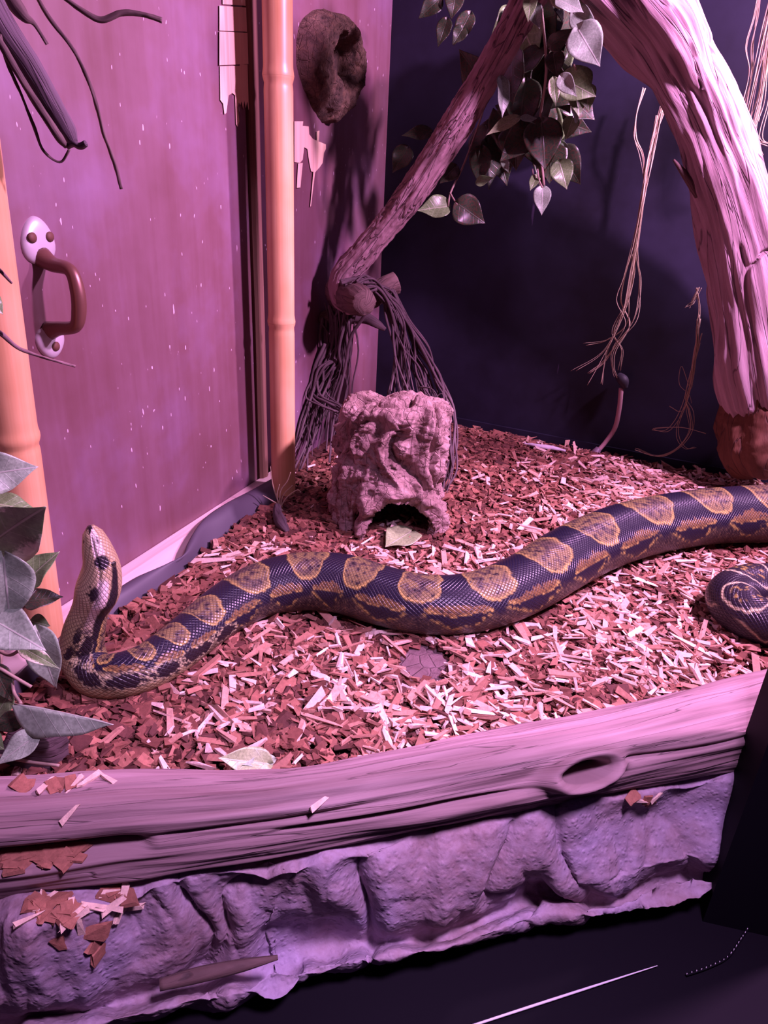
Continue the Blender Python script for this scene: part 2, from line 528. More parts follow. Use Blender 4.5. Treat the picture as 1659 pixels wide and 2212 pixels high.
slab('wall_left_backing', CORNER - ZV * 0.05 - LN * 0.016, LDIR * 1.75, -LN * 0.02, ZV * (TOPZ + 0.05), M['frame'])['kind'] = 'structure'
slab('wall_back', CORNER - ZV * 0.05 - BDIR * 0.05, BDIR * 1.8, -BN * 0.03, ZV * (TOPZ + 0.05), M['black'])['kind'] = 'structure'
slab('baseboard_back', CORNER - ZV * 0.03 + BN * 0.0005 + BDIR * 0.02, BDIR * 1.6, BN * 0.006, ZV * 0.045, M['black'])['kind'] = 'structure'

# door frame batten in the gap between door and panel
qa = on_left(549, 700); qb = on_left(569, 700)
sa = float((qa - CORNER) @ LDIR); sb_ = float((qb - CORNER) @ LDIR)
n_ = 60
prof = np.array([(sa, -0.014), (sa, 0.002), (sa - 0.004, 0.007), ((sa + sb_) / 2, 0.009), (sb_ + 0.006, 0.006), (sb_ + 0.003, -0.001), (sb_, -0.002), (sb_, -0.014)])
zz = np.linspace(0, TOPZ, n_)
V = np.array([[CORNER + LDIR * (a + 0.0006 * sin(z * 17)) + LN * o + ZV * z for a, o in prof] for z in zz]).reshape(-1, 3)
uv = np.array([[[z, k * 0.006] for k in range(len(prof))] for z in zz]).reshape(-1, 2)
tr = obj('trim_1', mesh_from('trim_1', V, ring_faces(n_, len(prof)), uv, smooth_shade=False), M['frame_wood']); tr['kind'] = 'structure'


def wall_patch(name, polys, plane_fn, mat, parent, off=0.0008, thick=0.0012):
    """Flat slivers of bare wood proud of a wall plane: polys in photo pixels, extruded to a real thickness."""
    V, F3, UV = [], [], []
    import bmesh
    bm = bmesh.new(); uvl = bm.loops.layers.uv.new('UVMap')
    for kk, poly in enumerate(polys):
        o2 = off + 0.0005 * (kk % 3)
        top = [bm.verts.new(plane_fn(x, y, o2 + thick)) for x, y in poly]
        bot = [bm.verts.new(plane_fn(x, y, o2 - 0.001)) for x, y in poly]
        fs = [bm.faces.new(top)]
        for i in range(len(poly)):
            j = (i + 1) % len(poly)
            fs.append(bm.faces.new((top[i], top[j], bot[j], bot[i])))
        for f in fs:
            for lp in f.loops: lp[uvl].uv = (lp.vert.co.z, lp.vert.co.y)
    bmesh.ops.recalc_face_normals(bm, faces=bm.faces)
    me = bpy.data.meshes.new(name); bm.to_mesh(me); bm.free()
    return obj(name, me, mat, parent)


def jag(x0, x1, y, amp, n):
    xs = np.linspace(x1, x0, n)
    return [(float(x), float(y + (amp * rng.random() if i % 2 else -amp * 0.3 * rng.random()))) for i, x in enumerate(xs)]


pd = wall_patch('bare_wood_patch', [
    [(481, -30), (536, -30), (536, 13), (481, 9)],
    [(474, 12), (541, 17), (539, 69), (474, 66)],
    [(474, 68), (540, 71), (541, 138), (474, 141)],
    [(475, 143), (518, 142), (518, 139), (540, 139), (543, 170), (542, 215)] + jag(513, 540, 222, 18, 10) + [(517, 262), (513, 274), (510, 268), (508, 206), (502, 201), (494, 206), (489, 244), (485, 247), (482, 224), (476, 216)],
], on_left, M['veneer'], d_obj)
pw = wall_patch('bare_wood_patch', [
    [(636, 262), (655, 262), (654, 272), (667, 273), (668, 290), (676, 300), (704, 312), (704, 322), (700, 330), (697, 352), (690, 362), (681, 372), (672, 370), (668, 350), (664, 322), (657, 318), (654, 345), (648, 352), (636, 350)],
    [(644, 353), (654, 352), (649, 405), (641, 406)],
    [(677, 370), (681, 371), (676, 410), (672, 444), (670, 447), (674, 405)],
    [(684, 284), (690, 282), (689, 304), (684, 306)],
], on_left, M['veneer'], wl)

# pull handle on the door
hd = bpy.data.objects.new('door_handle', None); COL.objects.link(hd); hd.parent = d_obj
P_top = on_left(80, 520, 0.0); P_bot = on_left(116, 737, 0.0)
P_bot = np.array([P_top[0] + LDIR[0] * 0.004, P_top[1] + LDIR[1] * 0.004, P_bot[2]])


def plate(center, w, h, sgn):
    n, m = 9, 28
    V, = [[]]
    for i in range(n):
        t = i / (n - 1) * pi / 2
        for j in range(m):
            a = j / m * 2 * pi
            rad = cos(t) ** 0.5
            wz = sin(a); wx = cos(a)
            ww = w * (1.0 - 0.22 * sgn * wz * -1)
            V.append(center + LDIR * (-wx * ww * rad) + ZV * (wz * h * rad) + LN * (0.007 * sin(t)))
    return np.array(V), ring_faces(n, m)


for c_, sg in ((P_top, -1), (P_bot, 1)):
    V, F = plate(c_, 0.0215 if sg < 0 else 0.019, 0.024 if sg < 0 else 0.018, sg)
    pl = obj('mounting_plate', mesh_from('mounting_plate', V, F), M['plate'], hd)
    pl['label'] = 'worn white screw plate'
    for dx in ((-0.012, 0.011) if sg < 0 else (0.001,)):
        cc = c_ + LDIR * (-dx) + LN * 0.0072 + ZV * (0.004 if sg < 0 else -0.004)
        V, F, t, uv = sweep([cc - LN * 0.003, cc + LN * 0.0006], [0.0046, 0.0052], 16, ZV)
        sc_ = obj('screw', mesh_from('screw', V, F, uv, tris=t), M['rust'], hd)
b0 = P_top - ZV * 0.016; b1 = P_bot + ZV * 0.013
pts = [b0 + LN * 0.003, b0 + LN * 0.016 - ZV * 0.006, b0 * 0.86 + b1 * 0.14 + LN * 0.040, b0 * 0.6 + b1 * 0.4 + LN * 0.047, b0 * 0.3 + b1 * 0.7 + LN * 0.046, b0 * 0.12 + b1 * 0.88 + LN * 0.040, b1 + LN * 0.014 + ZV * 0.003, b1 + LN * 0.003]
tube('grip', pts, [0.011, 0.008, 0.0068, 0.0076, 0.0076, 0.0068, 0.0078, 0.010], M['bar'], hd, 16, 60)

# pale batten and rubber liner along the foot of the door
base_e = empty('baseboard_batten', tuple(fl(300, 1250)), 'pale wooden batten running along the foot of the maroon door', 'batten')
V = []; uv = []
stt = np.linspace(s_pan - 0.02, 1.7, 50)
for s_ in stt:
    p = CORNER + LDIR * s_
    for k_, (o_, z_) in enumerate([(0.001, -0.02), (0.001, 0.010), (0.020, 0.010), (0.046, 0.002), (0.046, -0.02)]):
        V.append(p + LN * o_ + ZV * z_); uv.append((s_, k_ * 0.015))
bt = obj('wood_strip', mesh_from('wood_strip', V, ring_faces(50, 5), uv, smooth_shade=False), M['batten'])
adopt(base_e, bt)
COL.objects.unlink(base_e)
bpy.data.objects.remove(base_e)
bt.name = 'baseboard_left'; bt['kind'] = 'structure'
top_px = [(-60, 1560), (90, 1420), (165, 1345), (235, 1288), (300, 1246), (365, 1222), (393, 1206), (405, 1178), (424, 1144), (448, 1116), (490, 1088), (540, 1062), (590, 1034)]
bot_px = [(-60, 1600), (110, 1440), (185, 1372), (250, 1335), (318, 1290), (385, 1244), (412, 1222), (428, 1206), (450, 1186), (480, 1162), (520, 1132), (566, 1104), (612, 1076)]
ztop = [0.006, 0.008, 0.012, 0.014, 0.014, 0.014, 0.016, 0.020, 0.024, 0.024, 0.022, 0.018, 0.016]
ctl = np.array([np.concatenate([fl(*t_, z=zt), fl(*b_, z=-0.004)]) for t_, b_, zt in zip(top_px, bot_px, ztop)])
sp_ = spline(ctl, 120)
V = []
for i in range(120):
    tp, bp = sp_[i, :3], sp_[i, 3:]
    for j in range(14):
        t = j / 13
        V.append(tp * (1 - t) + bp * t + ZV * 0.011 * sin(pi * t) + LN * 0.002 * sin(i * 0.3) * sin(pi * t))
li = obj('rubber_liner', mesh_from('rubber_liner', V, grid_faces(120, 14)), M['liner'])
md = li.modifiers.new('thickness', 'SOLIDIFY'); md.thickness = 0.0025; md.offset = 0
tag(li, 'grey rubber liner sheet curling along the foot of the maroon door', 'liner')

# front frame: black sill, corner post, pale stand-ins for glints on the glass
ZS = -0.145
slab('trim_2', (-0.9, -0.3, ZS - 0.06), (2.4, 0, 0), (0, 0.95, 0), (0, 0, 0.06), M['frame'])['kind'] = 'structure'
pp = fl(1505, 1960, ZS)
slab('trim_3', (pp[0], pp[1] - 0.015, ZS), (0.10, -0.02, 0), (0.012, 0.05, 0), (0, 0, 1.35), M['frame'])['kind'] = 'structure'
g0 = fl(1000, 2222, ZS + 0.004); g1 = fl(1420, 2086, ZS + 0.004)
gt = tube('edge_glint', [g0, (g0 + g1) / 2 + ZV * 0.0003, g1], [0.0010, 0.0011, 0.0004], M['glint_pale'], None, 8, 20)  # pale bar in place of the bright glint along the glass edge
tag(gt, 'thin pale bar standing in for the glass edge glint on the black front sill', 'glint_strip')
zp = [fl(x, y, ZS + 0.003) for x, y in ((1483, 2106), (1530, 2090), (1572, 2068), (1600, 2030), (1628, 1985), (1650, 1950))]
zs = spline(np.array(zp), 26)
ze = empty('zipper_glints', tuple(zs[10]), 'short row of tiny pale pegs standing in for glass reflections on the black sill beside the post', 'zipper_glints')
kids = [tube('glint_backing', zs, 0.0012, M['frame'], None, 6, 40)]  # added row of pale pegs imitating reflections in the front glass
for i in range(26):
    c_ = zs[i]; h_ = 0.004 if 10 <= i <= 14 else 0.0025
    kids.append(tube('glint_peg', [c_ - ZV * 0.0002, c_ + ZV * h_], 0.00035, M['glint_pale'], None, 6, 3))
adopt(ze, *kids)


# ------------------------------------------------------------------ big wooden things
def px_path(rows):
    """rows: (px, py, Y) or (px,py,Y,halfwidth_px) -> world points and radii."""
    P = []
    for r in rows:
        p = at(r[0], r[1], r[2])
        P.append(np.concatenate([p, [r[3] * np.linalg.norm(p - CAM) / FPX]]) if len(r) > 3 else p)
    return np.array(P)


# right driftwood trunk
tk = px_path([(1225, -190, 1.10, 66), (1318, -80, 1.12, 70), (1412, 30, 1.15, 72), (1475, 150, 1.18, 58), (1530, 270, 1.20, 54), (1570, 380, 1.21, 58),
              (1602, 500, 1.22, 66), (1622, 620, 1.22, 70), (1644, 740, 1.22, 76), (1662, 850, 1.22, 80), (1668, 900, 1.22, 74)])
tq = spline(tk, 420)


def trunk_disp(s, a):
    q = np.stack([np.cos(a) * 2.2 + 5, np.sin(a) * 2.2, s * 2.2], -1)
    g = fbm(q, 4, True)
    q2 = np.stack([np.cos(a) * 7, np.sin(a) * 7 + 3, s * 3.0 + 0.3 * np.sin(3 * a)], -1)
    q3 = np.stack([np.cos(a) * 18, np.sin(a) * 18 + 3, s * 5.0], -1)
    lump = fbm(np.stack([np.cos(a), np.sin(a), s * 6], -1), 2)
    end = smooth(s.max() - 0.05, s.max(), s)
    wv = np.sin(3 * a + 9 * s + 2.5 * lump)
    groove = np.exp(-((fbm(np.stack([np.cos(a) * 1.7 + 8, np.sin(a) * 1.7, s * 2.0 + 0.2 * wv], -1), 2)) / 0.06) ** 2)
    return 0.0035 * (g - 0.6) + 0.0014 * fbm(q2, 3) - 0.007 * groove + 0.0006 * fbm(q3, 2) + 0.013 * lump - end * (0.018 + 0.03 * fbm(q2 * 1.3, 2))


V, F, t, uv = sweep(tq[:, :3], tq[:, 3], 150, (0, -1, 0.2), trunk_disp)
te = empty('driftwood_bough', tuple(tq[-1, :3]), 'thick bleached driftwood bough curving down in front of the black wall', 'driftwood')
t_b = obj('weathered_wood', mesh_from('weathered_wood', V, F, uv, tris=t), M['trunk'])
re = px_path([(1648, 800, 1.225, 72), (1652, 870, 1.225, 78), (1650, 930, 1.225, 86), (1652, 975, 1.225, 78), (1668, 1000, 1.225, 40)])
rq = spline(re, 70)
V, F, t, uv = sweep(rq[:, :3], rq[:, 3], 90, (0, -1, 0.2), lambda s, a: 0.016 * fbm(np.stack([np.cos(a) * 1.6, np.sin(a) * 1.6, s * 12], -1), 4) - 0.004)
t_r = obj('rotten_end', mesh_from('rotten_end', V, F, uv, tris=t), M['rotten']); t_r['label'] = 'dark brown rotten broken end'
sg_ = px_path([(1510, 420, 1.20, 9), (1478, 375, 1.195, 6), (1455, 345, 1.19, 2)])
t_s = tube('snag', sg_[:, :3], sg_[:, 3], M['branch_dark'], None, 10, 20)
adopt(te, t_b, t_r, t_s)

# diagonal branch and the cross pieces it meets
bq = px_path([(1190, -130, 1.20, 38), (1125, -10, 1.22, 40), (1062, 110, 1.25, 37), (1000, 215, 1.27, 39), (935, 320, 1.29, 40), (880, 405, 1.30, 39), (822, 482, 1.32, 36), (768, 548, 1.33, 37), (742, 600, 1.34, 38), (745, 640, 1.345, 42), (775, 655, 1.33, 36)])
bq[:, 3] *= 0.70; bq[:8, :3] += RT * 0.014
bs_ = spline(bq, 300)


def branch_disp(s, a):
    q = np.stack([np.cos(a) * 3, np.sin(a) * 3, s * 9], -1)
    return 0.0035 * fbm(q, 4) + 0.002 * fbm(q * 3, 3, True) - 0.002 + 0.005 * np.exp(-((s - 0.60) / 0.018) ** 2 - ((a - 3.8) / 0.5) ** 2)


V, F, t, uv = sweep(bs_[:, :3], bs_[:, 3], 80, (0, -1, 0.3), branch_disp)
be = empty('branch', tuple(bs_[-1, :3]), 'straight bare branch slanting across the corner above the cork hide', 'branch')
b_b = obj('limb', mesh_from('limb', V, F, uv, tris=t), M['branch'])
st_ = px_path([(742, 628, 1.38, 40), (760, 640, 1.33, 34), (778, 650, 1.28, 31), (788, 654, 1.262, 25)])
sq = spline(st_, 30)
V, F, t, uv = sweep(sq[:, :3], sq[:, 3], 48, (0, 0, 1), lambda s, a: 0.002 * fbm(np.stack([np.cos(a) * 3, np.sin(a) * 3, s * 30], -1), 3), round_caps=0.003)
b_s = obj('cut_stub', mesh_from('cut_stub', V, F, uv, tris=t), M['branch_dark'])
adopt(be, b_b, b_s)
cs = px_path([(690, 690, 1.40, 10), (740, 672, 1.405, 20), (800, 642, 1.42, 23), (842, 616, 1.44, 22), (856, 610, 1.445, 21)])
cq = spline(cs, 60)
V, F, t, uv = sweep(cq[:, :3], cq[:, 3], 40, (0, 0, 1), lambda s, a: 0.003 * fbm(np.stack([np.cos(a) * 3, np.sin(a) * 3, s * 25], -1), 3), round_caps=0.004)
cb = obj('perch_stick', mesh_from('perch_stick', V, F, uv, tris=t), M['branch_dark'])
tag(cb, 'short dark stick with a round cut end behind the slanting branch', 'stick')
ct = px_path([(752, 690, 1.37, 9), (790, 688, 1.36, 11), (815, 700, 1.35, 9), (832, 712, 1.35, 4)])
co = tube('perch_stick', ct[:, :3], ct[:, 3], M['vine'], None, 14, 30, lambda s, a: 0.0012 * fbm(np.stack([np.cos(a) * 3, np.sin(a) * 3, s * 40], -1), 3))
tag(co, 'short flat grey stick tucked under the slanting branch among the vines', 'stick')

# front log
lg = []
for x, y, hw, zc in [(-260, 1815, 118, 0.03), (0, 1806, 118, 0.03), (300, 1778, 112, 0.03), (600, 1750, 99, 0.03), (830, 1715, 99, 0.03), (1000, 1684, 99, 0.03), (1200, 1645, 95, 0.03), (1400, 1605, 95, 0.03), (1659, 1545, 98, 0.03), (1950, 1470, 95, 0.03)]:
    p = fl(x, y, zc); lg.append(np.concatenate([p, [0.80 * hw * np.linalg.norm(p - CAM) / FPX]]))
lq = spline(np.array(lg), 900)
lC = lq[:, :3]; lR = lq[:, 3]
LT, LU, LB = frames(lC, (0, 0, 1))
l_s = np.concatenate([[0], np.cumsum(np.linalg.norm(np.diff(lC, axis=0), axis=1))])
l_px = pix(lC)
def s_at(px): return float(np.interp(px, l_px[:, 0], l_s))
KN_S = s_at(1213)


def log_disp(s, a):
    an = (a + pi) % (2 * pi) - pi          # 0 = top; sign: see front below
    q = np.stack([np.cos(a) * 1.4, np.sin(a) * 1.4, s * 4], -1)
    d = 0.006 * fbm(q, 3)
    q2 = np.stack([np.cos(a) * 6, np.sin(a) * 6, s * 2.2 + 0.5 * np.sin(2 * a)], -1)
    d += 0.0013 * fbm(q2, 2) * (0.4 + 0.6 * smooth(0.3, 1.3, np.abs(an))) + 0.0006 * fbm(q2 * np.array([4, 4, 1.5]), 2)
    f = an * FRONT                            # positive towards the viewer
    # knot with a hollow
    rr = np.hypot((s - KN_S + 0.10 * (f - 1.05) * 0.2) / 0.033, (f - 1.02) / 0.30)
    d += 0.017 * np.exp(-((rr - 0.95) / 0.36) ** 2) - 0.056 * smooth(0.74, 0.42, rr)
    # long crevice on the left part of the front
    cv = f - (1.10 + 0.10 * np.sin(s * 9)) 
    m = smooth(s_at(360), s_at(250), s)
    d -= 0.034 * m * np.exp(-(cv / 0.17) ** 2)
    cv2 = f - (1.28 + 0.06 * np.sin(s * 14) + (s - s_at(700)) * -0.35)
    d -= 0.012 * smooth(s_at(560), s_at(700), s) * smooth(s_at(1150), s_at(950), s) * np.exp(-(cv2 / 0.06) ** 2)
    cv3 = f - (0.98 + (s - s_at(520)) * -0.9)
    d -= 0.006 * smooth(s_at(300), s_at(420), s) * smooth(s_at(850), s_at(640), s) * np.exp(-(cv3 / 0.045) ** 2)
    cv4 = f - (0.95 + 0.12 * np.sin((s - s_at(1300)) * 16))
    d -= 0.007 * smooth(s_at(1260), s_at(1330), s) * np.exp(-(cv4 / 0.05) ** 2)
    return d


FRONT = 1.0 if (LB[450] @ (CAM - lC[450])) > 0 else -1.0
V, F, t, uv = sweep(lC, lR, 220, (0, 0, 1), log_disp)
lo = obj('fallen_log', mesh_from('fallen_log', V, F, uv, tris=t), M['log'])
tag(lo, 'big weathered fallen log with a hollow knot lying along the front edge', 'log')

# rock ledge in front of the log
cols = []
X = np.linspace(-200, 1760, 420)
def ipx(pts): 
    a = np.array(pts, float); return np.interp(X, a[:, 0], a[:, 1])
e_back = ipx([(-200, 1900), (0, 1890), (300, 1850), (600, 1810), (900, 1750), (1200, 1690), (1600, 1610), (1760, 1570)])
e_top = ipx([(-200, 2040), (0, 1990), (60, 2000), (150, 1985), (250, 1955), (330, 1915), (420, 1885), (500, 1878), (640, 1885), (700, 1855), (800, 1845), (900, 1798), (1000, 1786), (1060, 1792), (1100, 1768), (1200, 1742), (1300, 1722), (1345, 1726), (1450, 1702), (1600, 1676), (1760, 1640)])
e_mid = ipx([(-200, 2150), (0, 2090), (180, 2060), (330, 2010), (500, 1975), (800, 1925), (1000, 1885), (1200, 1835), (1400, 1790), (1760, 1720)])
e_bot = ipx([(-200, 2260), (0, 2200), (60, 2160), (180, 2150), (330, 2110), (430, 2068), (600, 2050), (650, 2012), (760, 2000), (900, 1990), (960, 1985), (1100, 1935), (1170, 1900), (1250, 1930), (1330, 1930), (1450, 1895), (1530, 1880), (1760, 1800)])
e_cre = e_bot + ipx([(-200, 30), (200, 36), (500, 44), (800, 40), (1000, 34), (1200, 20), (1530, 16), (1760, 16)])
e_rim = e_cre + ipx([(-200, 22), (500, 26), (900, 24), (1530, 16)])
e_low = ipx([(-200, 2330), (240, 2216), (500, 2172), (660, 2132), (780, 2092), (960, 2056), (1180, 2006), (1520, 1922), (1760, 1850)])
levels = [(e_back, 0.0), (e_top, 0.006), (0.65 * e_top + 0.35 * e_mid, -0.004), (e_mid, -0.030), (0.4 * e_mid + 0.6 * e_bot, -0.056), (e_bot, -0.076), (e_cre, -0.122), (e_rim, -0.100), (0.5 * e_rim + 0.5 * e_low, -0.100), (e_low, -0.112), (e_low + 6, -0.155)]
ctl = np.array([[fl(X[i], lv[i], z) for lv, z in levels] for i in range(len(X))])     # (420, L, 3)
tt = np.linspace(0, len(levels) - 1, 130)
V = np.zeros((len(X), 130, 3))
for i in range(len(X)):
    V[i] = spline(ctl[i], 130)
dU = np.gradient(V, axis=0); dV = np.gradient(V, axis=1)
N = np.cross(dU, dV); N /= np.linalg.norm(N, axis=2)[..., None] + 1e-9
if N[200, 40] @ (CAM - V[200, 40]) < 0: N = -N
fp = V.reshape(-1, 3)
mask = np.interp(np.linspace(0, 1, 130), [0, 0.1, 0.2, 0.5, 0.6, 1], [0.2, 0.5, 1, 1, 0.6, 0.5])[None, :].repeat(len(X), 0).ravel()
along = np.repeat(np.linspace(0, 1, len(X)), 130) * 1.5
low = fbm(np.stack([along * 6, fp[:, 2] * 4, np.full(len(fp), 3.3)], -1), 2)
wrp = along + 0.05 * pn(fp * 12)
fold = np.abs(pn(np.stack([wrp * 7.5 + 0.9 * low, fp[:, 2] * 3.5, np.full(len(fp), 1.7)], -1)))
fold2 = np.abs(pn(np.stack([wrp * 15 + 31, fp[:, 2] * 9, np.full(len(fp), 8.7)], -1)))
mid_ = fbm(fp * 26, 2)
fine = fbm(fp * 150, 3)
D = mask * (0.016 * low + 0.030 * np.minimum(fold, 0.5) ** 0.6 + 0.007 * np.minimum(fold2, 0.3) ** 0.6 - 0.022 + 0.003 * mid_) + 0.0009 * fine
V = (fp + N.reshape(-1, 3) * D[:, None])
rk = obj('rock_ledge', mesh_from('rock_ledge', V, grid_faces(len(X), 130)), M['rock'])
tag(rk, 'lumpy purple grey artificial rock ledge below the fallen log', 'rock')
ROCK = V.reshape(len(X), 130, 3)
rkp = [fl(345, 2128, -0.088), fl(420, 2108, -0.088), fl(520, 2086, -0.086), fl(600, 2068, -0.086)]
tb = tube('wood_splinter', rkp, [0.0045, 0.006, 0.005, 0.002], M['branch_dark'], None, 12, 30)
tag(tb, 'brown wood splinter wedged in the crevice of the rock ledge', 'splinter')

# ------------------------------------------------------------------ bamboo poles
def bamboo(name, p0, p1, r, node_t, label):
    p0 = np.asarray(p0); p1 = np.asarray(p1)
    n = 260
    C = p0 + (p1 - p0) * np.linspace(0, 1, n)[:, None]
    Ln = np.linalg.norm(p1 - p0)
    rr = np.full(n, r)
    tsn = np.linspace(0, 1, n)
    for q in node_t:
        d = (tsn - q) * Ln
        rr += 0.0016 * np.exp(-(d / 0.006) ** 2) - 0.0010 * np.exp(-((d + 0.010) / 0.004) ** 2)
    V, F, t, uv = sweep(C, rr, 48, (0, -1, 0), None)
    e = empty(name, tuple(p0), label, 'bamboo pole', 'bamboo poles standing against the door wall')
    o = obj('culm', mesh_from('culm', V, F, uv, tris=t), M['bamboo'])
    ks = [o]
    for q in node_t:
        c_ = p0 + (p1 - p0) * q; d_ = (p1 - p0) / Ln
        V, F, t, uv = sweep([c_ - d_ * 0.0035, c_ - d_ * 0.0015, c_ + d_ * 0.0005], [r + 0.0004, r + 0.0014, r + 0.0006], 48, (0, -1, 0), None, caps=False)
        ks.append(obj('node_ring', mesh_from('node_ring', V, F, uv), M['node']))
    adopt(e, *ks)
    return e


def t_of(p0, p1, y):
    tt_ = np.linspace(0, 1, 800); q = pix(np.asarray(p0) + (np.asarray(p1) - np.asarray(p0)) * tt_[:, None])
    return float(tt_[np.argmin(abs(q[:, 1] - y))])


p0 = fl(613, 1078, -0.01)
p1 = p0 + np.array([0.002, 0.0, 1.2])
bamboo('bamboo_pole', p0, p1, 0.0206, [t_of(p0, p1, 162), t_of(p0, p1, 694)], 'slim tan bamboo pole standing beside the door frame strip')
p0 = fl(96, 1402, -0.01); p1 = at(-66, 310, p0[1] - 0.004); p1 = p0 + (p1 - p0) * 1.6
bamboo('bamboo_pole', p0, p1, 0.0238, [t_of(p0, p1, 942)], 'thick tan bamboo pole rising behind the leafy plant')

# ------------------------------------------------------------------ cork hide
HC = np.array([0.006, 1.035, -0.004])
n, m = 150, 280
vv = np.linspace(0, 1, n); aa = np.arange(m) / m * 2 * pi
VV, AA = np.meshgrid(vv, aa, indexing='ij')
HH = 0.205
def hide_point(v, a):
    prof_r = np.where(v < 0.72, 1.0 + 0.06 * (0.4 - v), (1.0 - 0.06 * 0.32) * np.sqrt(np.clip(1 - (np.clip(v - 0.72, 0, 1) / 0.28) ** 2.4, 0, 1)))
    z = np.where(v < 0.72, v / 0.72 * 0.86, 0.86 + 0.14 * np.sin(np.clip((v - 0.72) / 0.28, 0, 1) * pi / 2)) * HH
    ca, sa2 = np.cos(a), np.sin(a)
    ex = 0.80
    x = 0.079 * np.sign(ca) * np.abs(ca) ** ex; y = 0.068 * np.sign(sa2) * np.abs(sa2) ** ex
    return np.stack([x * prof_r, y * prof_r + 0.10 * z, z], -1)
P = hide_point(VV.ravel(), AA.ravel())
eps = 1e-3
# normals by differences on the grid
G = P.reshape(n, m, 3)
du = np.gradient(G, axis=0); dv = np.roll(G, -1, 1) - np.roll(G, 1, 1)
N = np.cross(dv, du); N /= np.linalg.norm(N, axis=2)[..., None] + 1e-9
if (N[40, :, :] * (G[40] - G[40].mean(0))).sum() < 0: N = -N
N = N.reshape(-1, 3)
wq = pn(P * 16) * 0.9
w1 = np.stack([P[:, 0] * 24 + wq, P[:, 1] * 24 + 5, P[:, 2] * 5 + wq], -1)
ridges = fbm(w1, 3, True)
lumps = fbm(P * np.array([13, 13, 10]) + 3, 2)
wr = fbm(np.stack([P[:, 0] * 40, P[:, 1] * 40, P[:, 2] * 150 + 3 * pn(P * 40)], -1), 2, True)
fi = fbm(P * 120, 3)
snk = np.abs(pn(np.stack([P[:, 0] * 17 + 0.8 * wq, P[:, 1] * 17, P[:, 2] * 4.5 + 2], -1)))
tp_ = smooth(0.70, 0.9, VV.ravel())
D = 0.012 * (ridges - 0.6) * (1 - 0.75 * tp_) + (0.012 + 0.008 * tp_) * lumps + 0.0022 * (wr - 0.6) + 0.0022 * fi - 0.016 * np.exp(-(snk / 0.085) ** 2) + 0.004
# rolled lip round the mouth
ARX, ARW, ARH = 0.025, 0.047, 0.070
dx = (P[:, 0] - ARX) / ARW
arch = np.sqrt(dx ** 2 + (np.clip(P[:, 2], 0, None) / ARH) ** 2)
front = (P[:, 1] - 0.10 * P[:, 2] < -0.01)
D += np.where(front, 0.012 * np.exp(-((arch - 1.22) / 0.16) ** 2), 0)
tap = 1.0 + 0.0 * P[:, 2]
Vh = P + N * D[:, None]
Vh[:, 0] += -0.012 * (Vh[:, 2] / HH) + 0.010 * (Vh[:, 2] / HH) ** 2
F = ring_faces(n, m)
fa = arch[F].mean(1); ff = front[F].all(1)
edge = 1.0 + 0.06 * pn(P[F].mean(1) * 60)
F = F[~(ff & (fa < edge))]
used = np.unique(F)
remap = -np.ones(len(Vh), int); remap[used] = np.arange(len(used))
ch = obj('cork_hide', mesh_from('cork_hide', Vh[used], remap[F]), M['cork'])
ch.location = HC; ch.rotation_euler = (0, 0, radians(-6))
md = ch.modifiers.new('bark_thickness', 'SOLIDIFY'); md.thickness = 0.012; md.offset = -1
tag(ch, 'hollow lumpy cork bark hide with an arched mouth standing on the wood chips', 'hide')

# bark ring with a knot hole on the wall
kn, km = 46, 120
V = []
kc = on_left(708, 146)
sx = float(np.linalg.norm(on_left(770, 146) - on_left(646, 146))) / 2
sz = float(abs(on_left(708, 22)[2] - on_left(708, 270)[2])) / 2
for i in range(kn):
    t = i / (kn - 1)
    for j in range(km):
        a = j / km * 2 * pi
        ox = sx * (1.0 + 0.12 * np.cos(2 * a)) * cos(a) * (0.88 + 0.16 * sin(a)) - 0.12 * sx * (1 - sin(a)) * 0.3; oz = sz * sin(a) * (1.0 if sin(a) < 0 else 0.97)
        ix = sx * 0.10 + sx * 0.33 * cos(a) * (1 - 0.25 * sin(a)); iz = sz * 0.17 + sz * 0.36 * sin(a)
        x = ix + (ox - ix) * t; z = iz + (oz - iz) * t
        hgt = 0.034 * (np.sin(pi * min(1, 0.10 + 0.9 * t)) ** 0.55) + (0.0 if t > 0 else -0.012)
        V.append((x, z, hgt))
V = np.array(V)
wn = np.stack([V[:, 0] * 40, V[:, 1] * 40, V[:, 2] * 40], -1)
V[:, 2] += (0.006 * fbm(wn, 4) + 0.003 * fbm(wn * 2.7, 3, True)) * smooth(0.002, 0.02, V[:, 2])
V[:, 0] += 0.005 * fbm(wn * 0.7 + 9, 3); V[:, 1] += 0.005 * fbm(wn * 0.7 + 29, 3)
V[:, 2] = np.maximum(V[:, 2], -0.004)
# inner wall of the hole: a last ring on the wall plane
W = kc + V[:, :1] * (-LDIR) + V[:, 1:2] * ZV + V[:, 2:3] * LN
inner = W[:km].copy(); inner -= ((inner - CORNER) @ LN - 0.001)[:, None] * LN
centre = inner.mean(0)
W2 = np.vstack([inner, W, centre[None]])
F = ring_faces(kn + 1, km)
j = np.arange(km); tris = np.stack([np.full(km, len(W2) - 1), (j + 1) % km, j], -1)
kb = obj('knot_hole_bark', mesh_from('knot_hole_bark', W2, F, tris=tris), M['knot'])
tag(kb, 'shaggy brown bark ring with a dark knot hole mounted on the maroon wall', 'bark')

# ------------------------------------------------------------------ snake
def g_pt(x, y, hw):
    r = 0.03
    for _ in range(3):
        p = fl(x, y, r * 0.97); r = hw * np.linalg.norm(p - CAM) / FPX
    return np.concatenate([p, [r]])


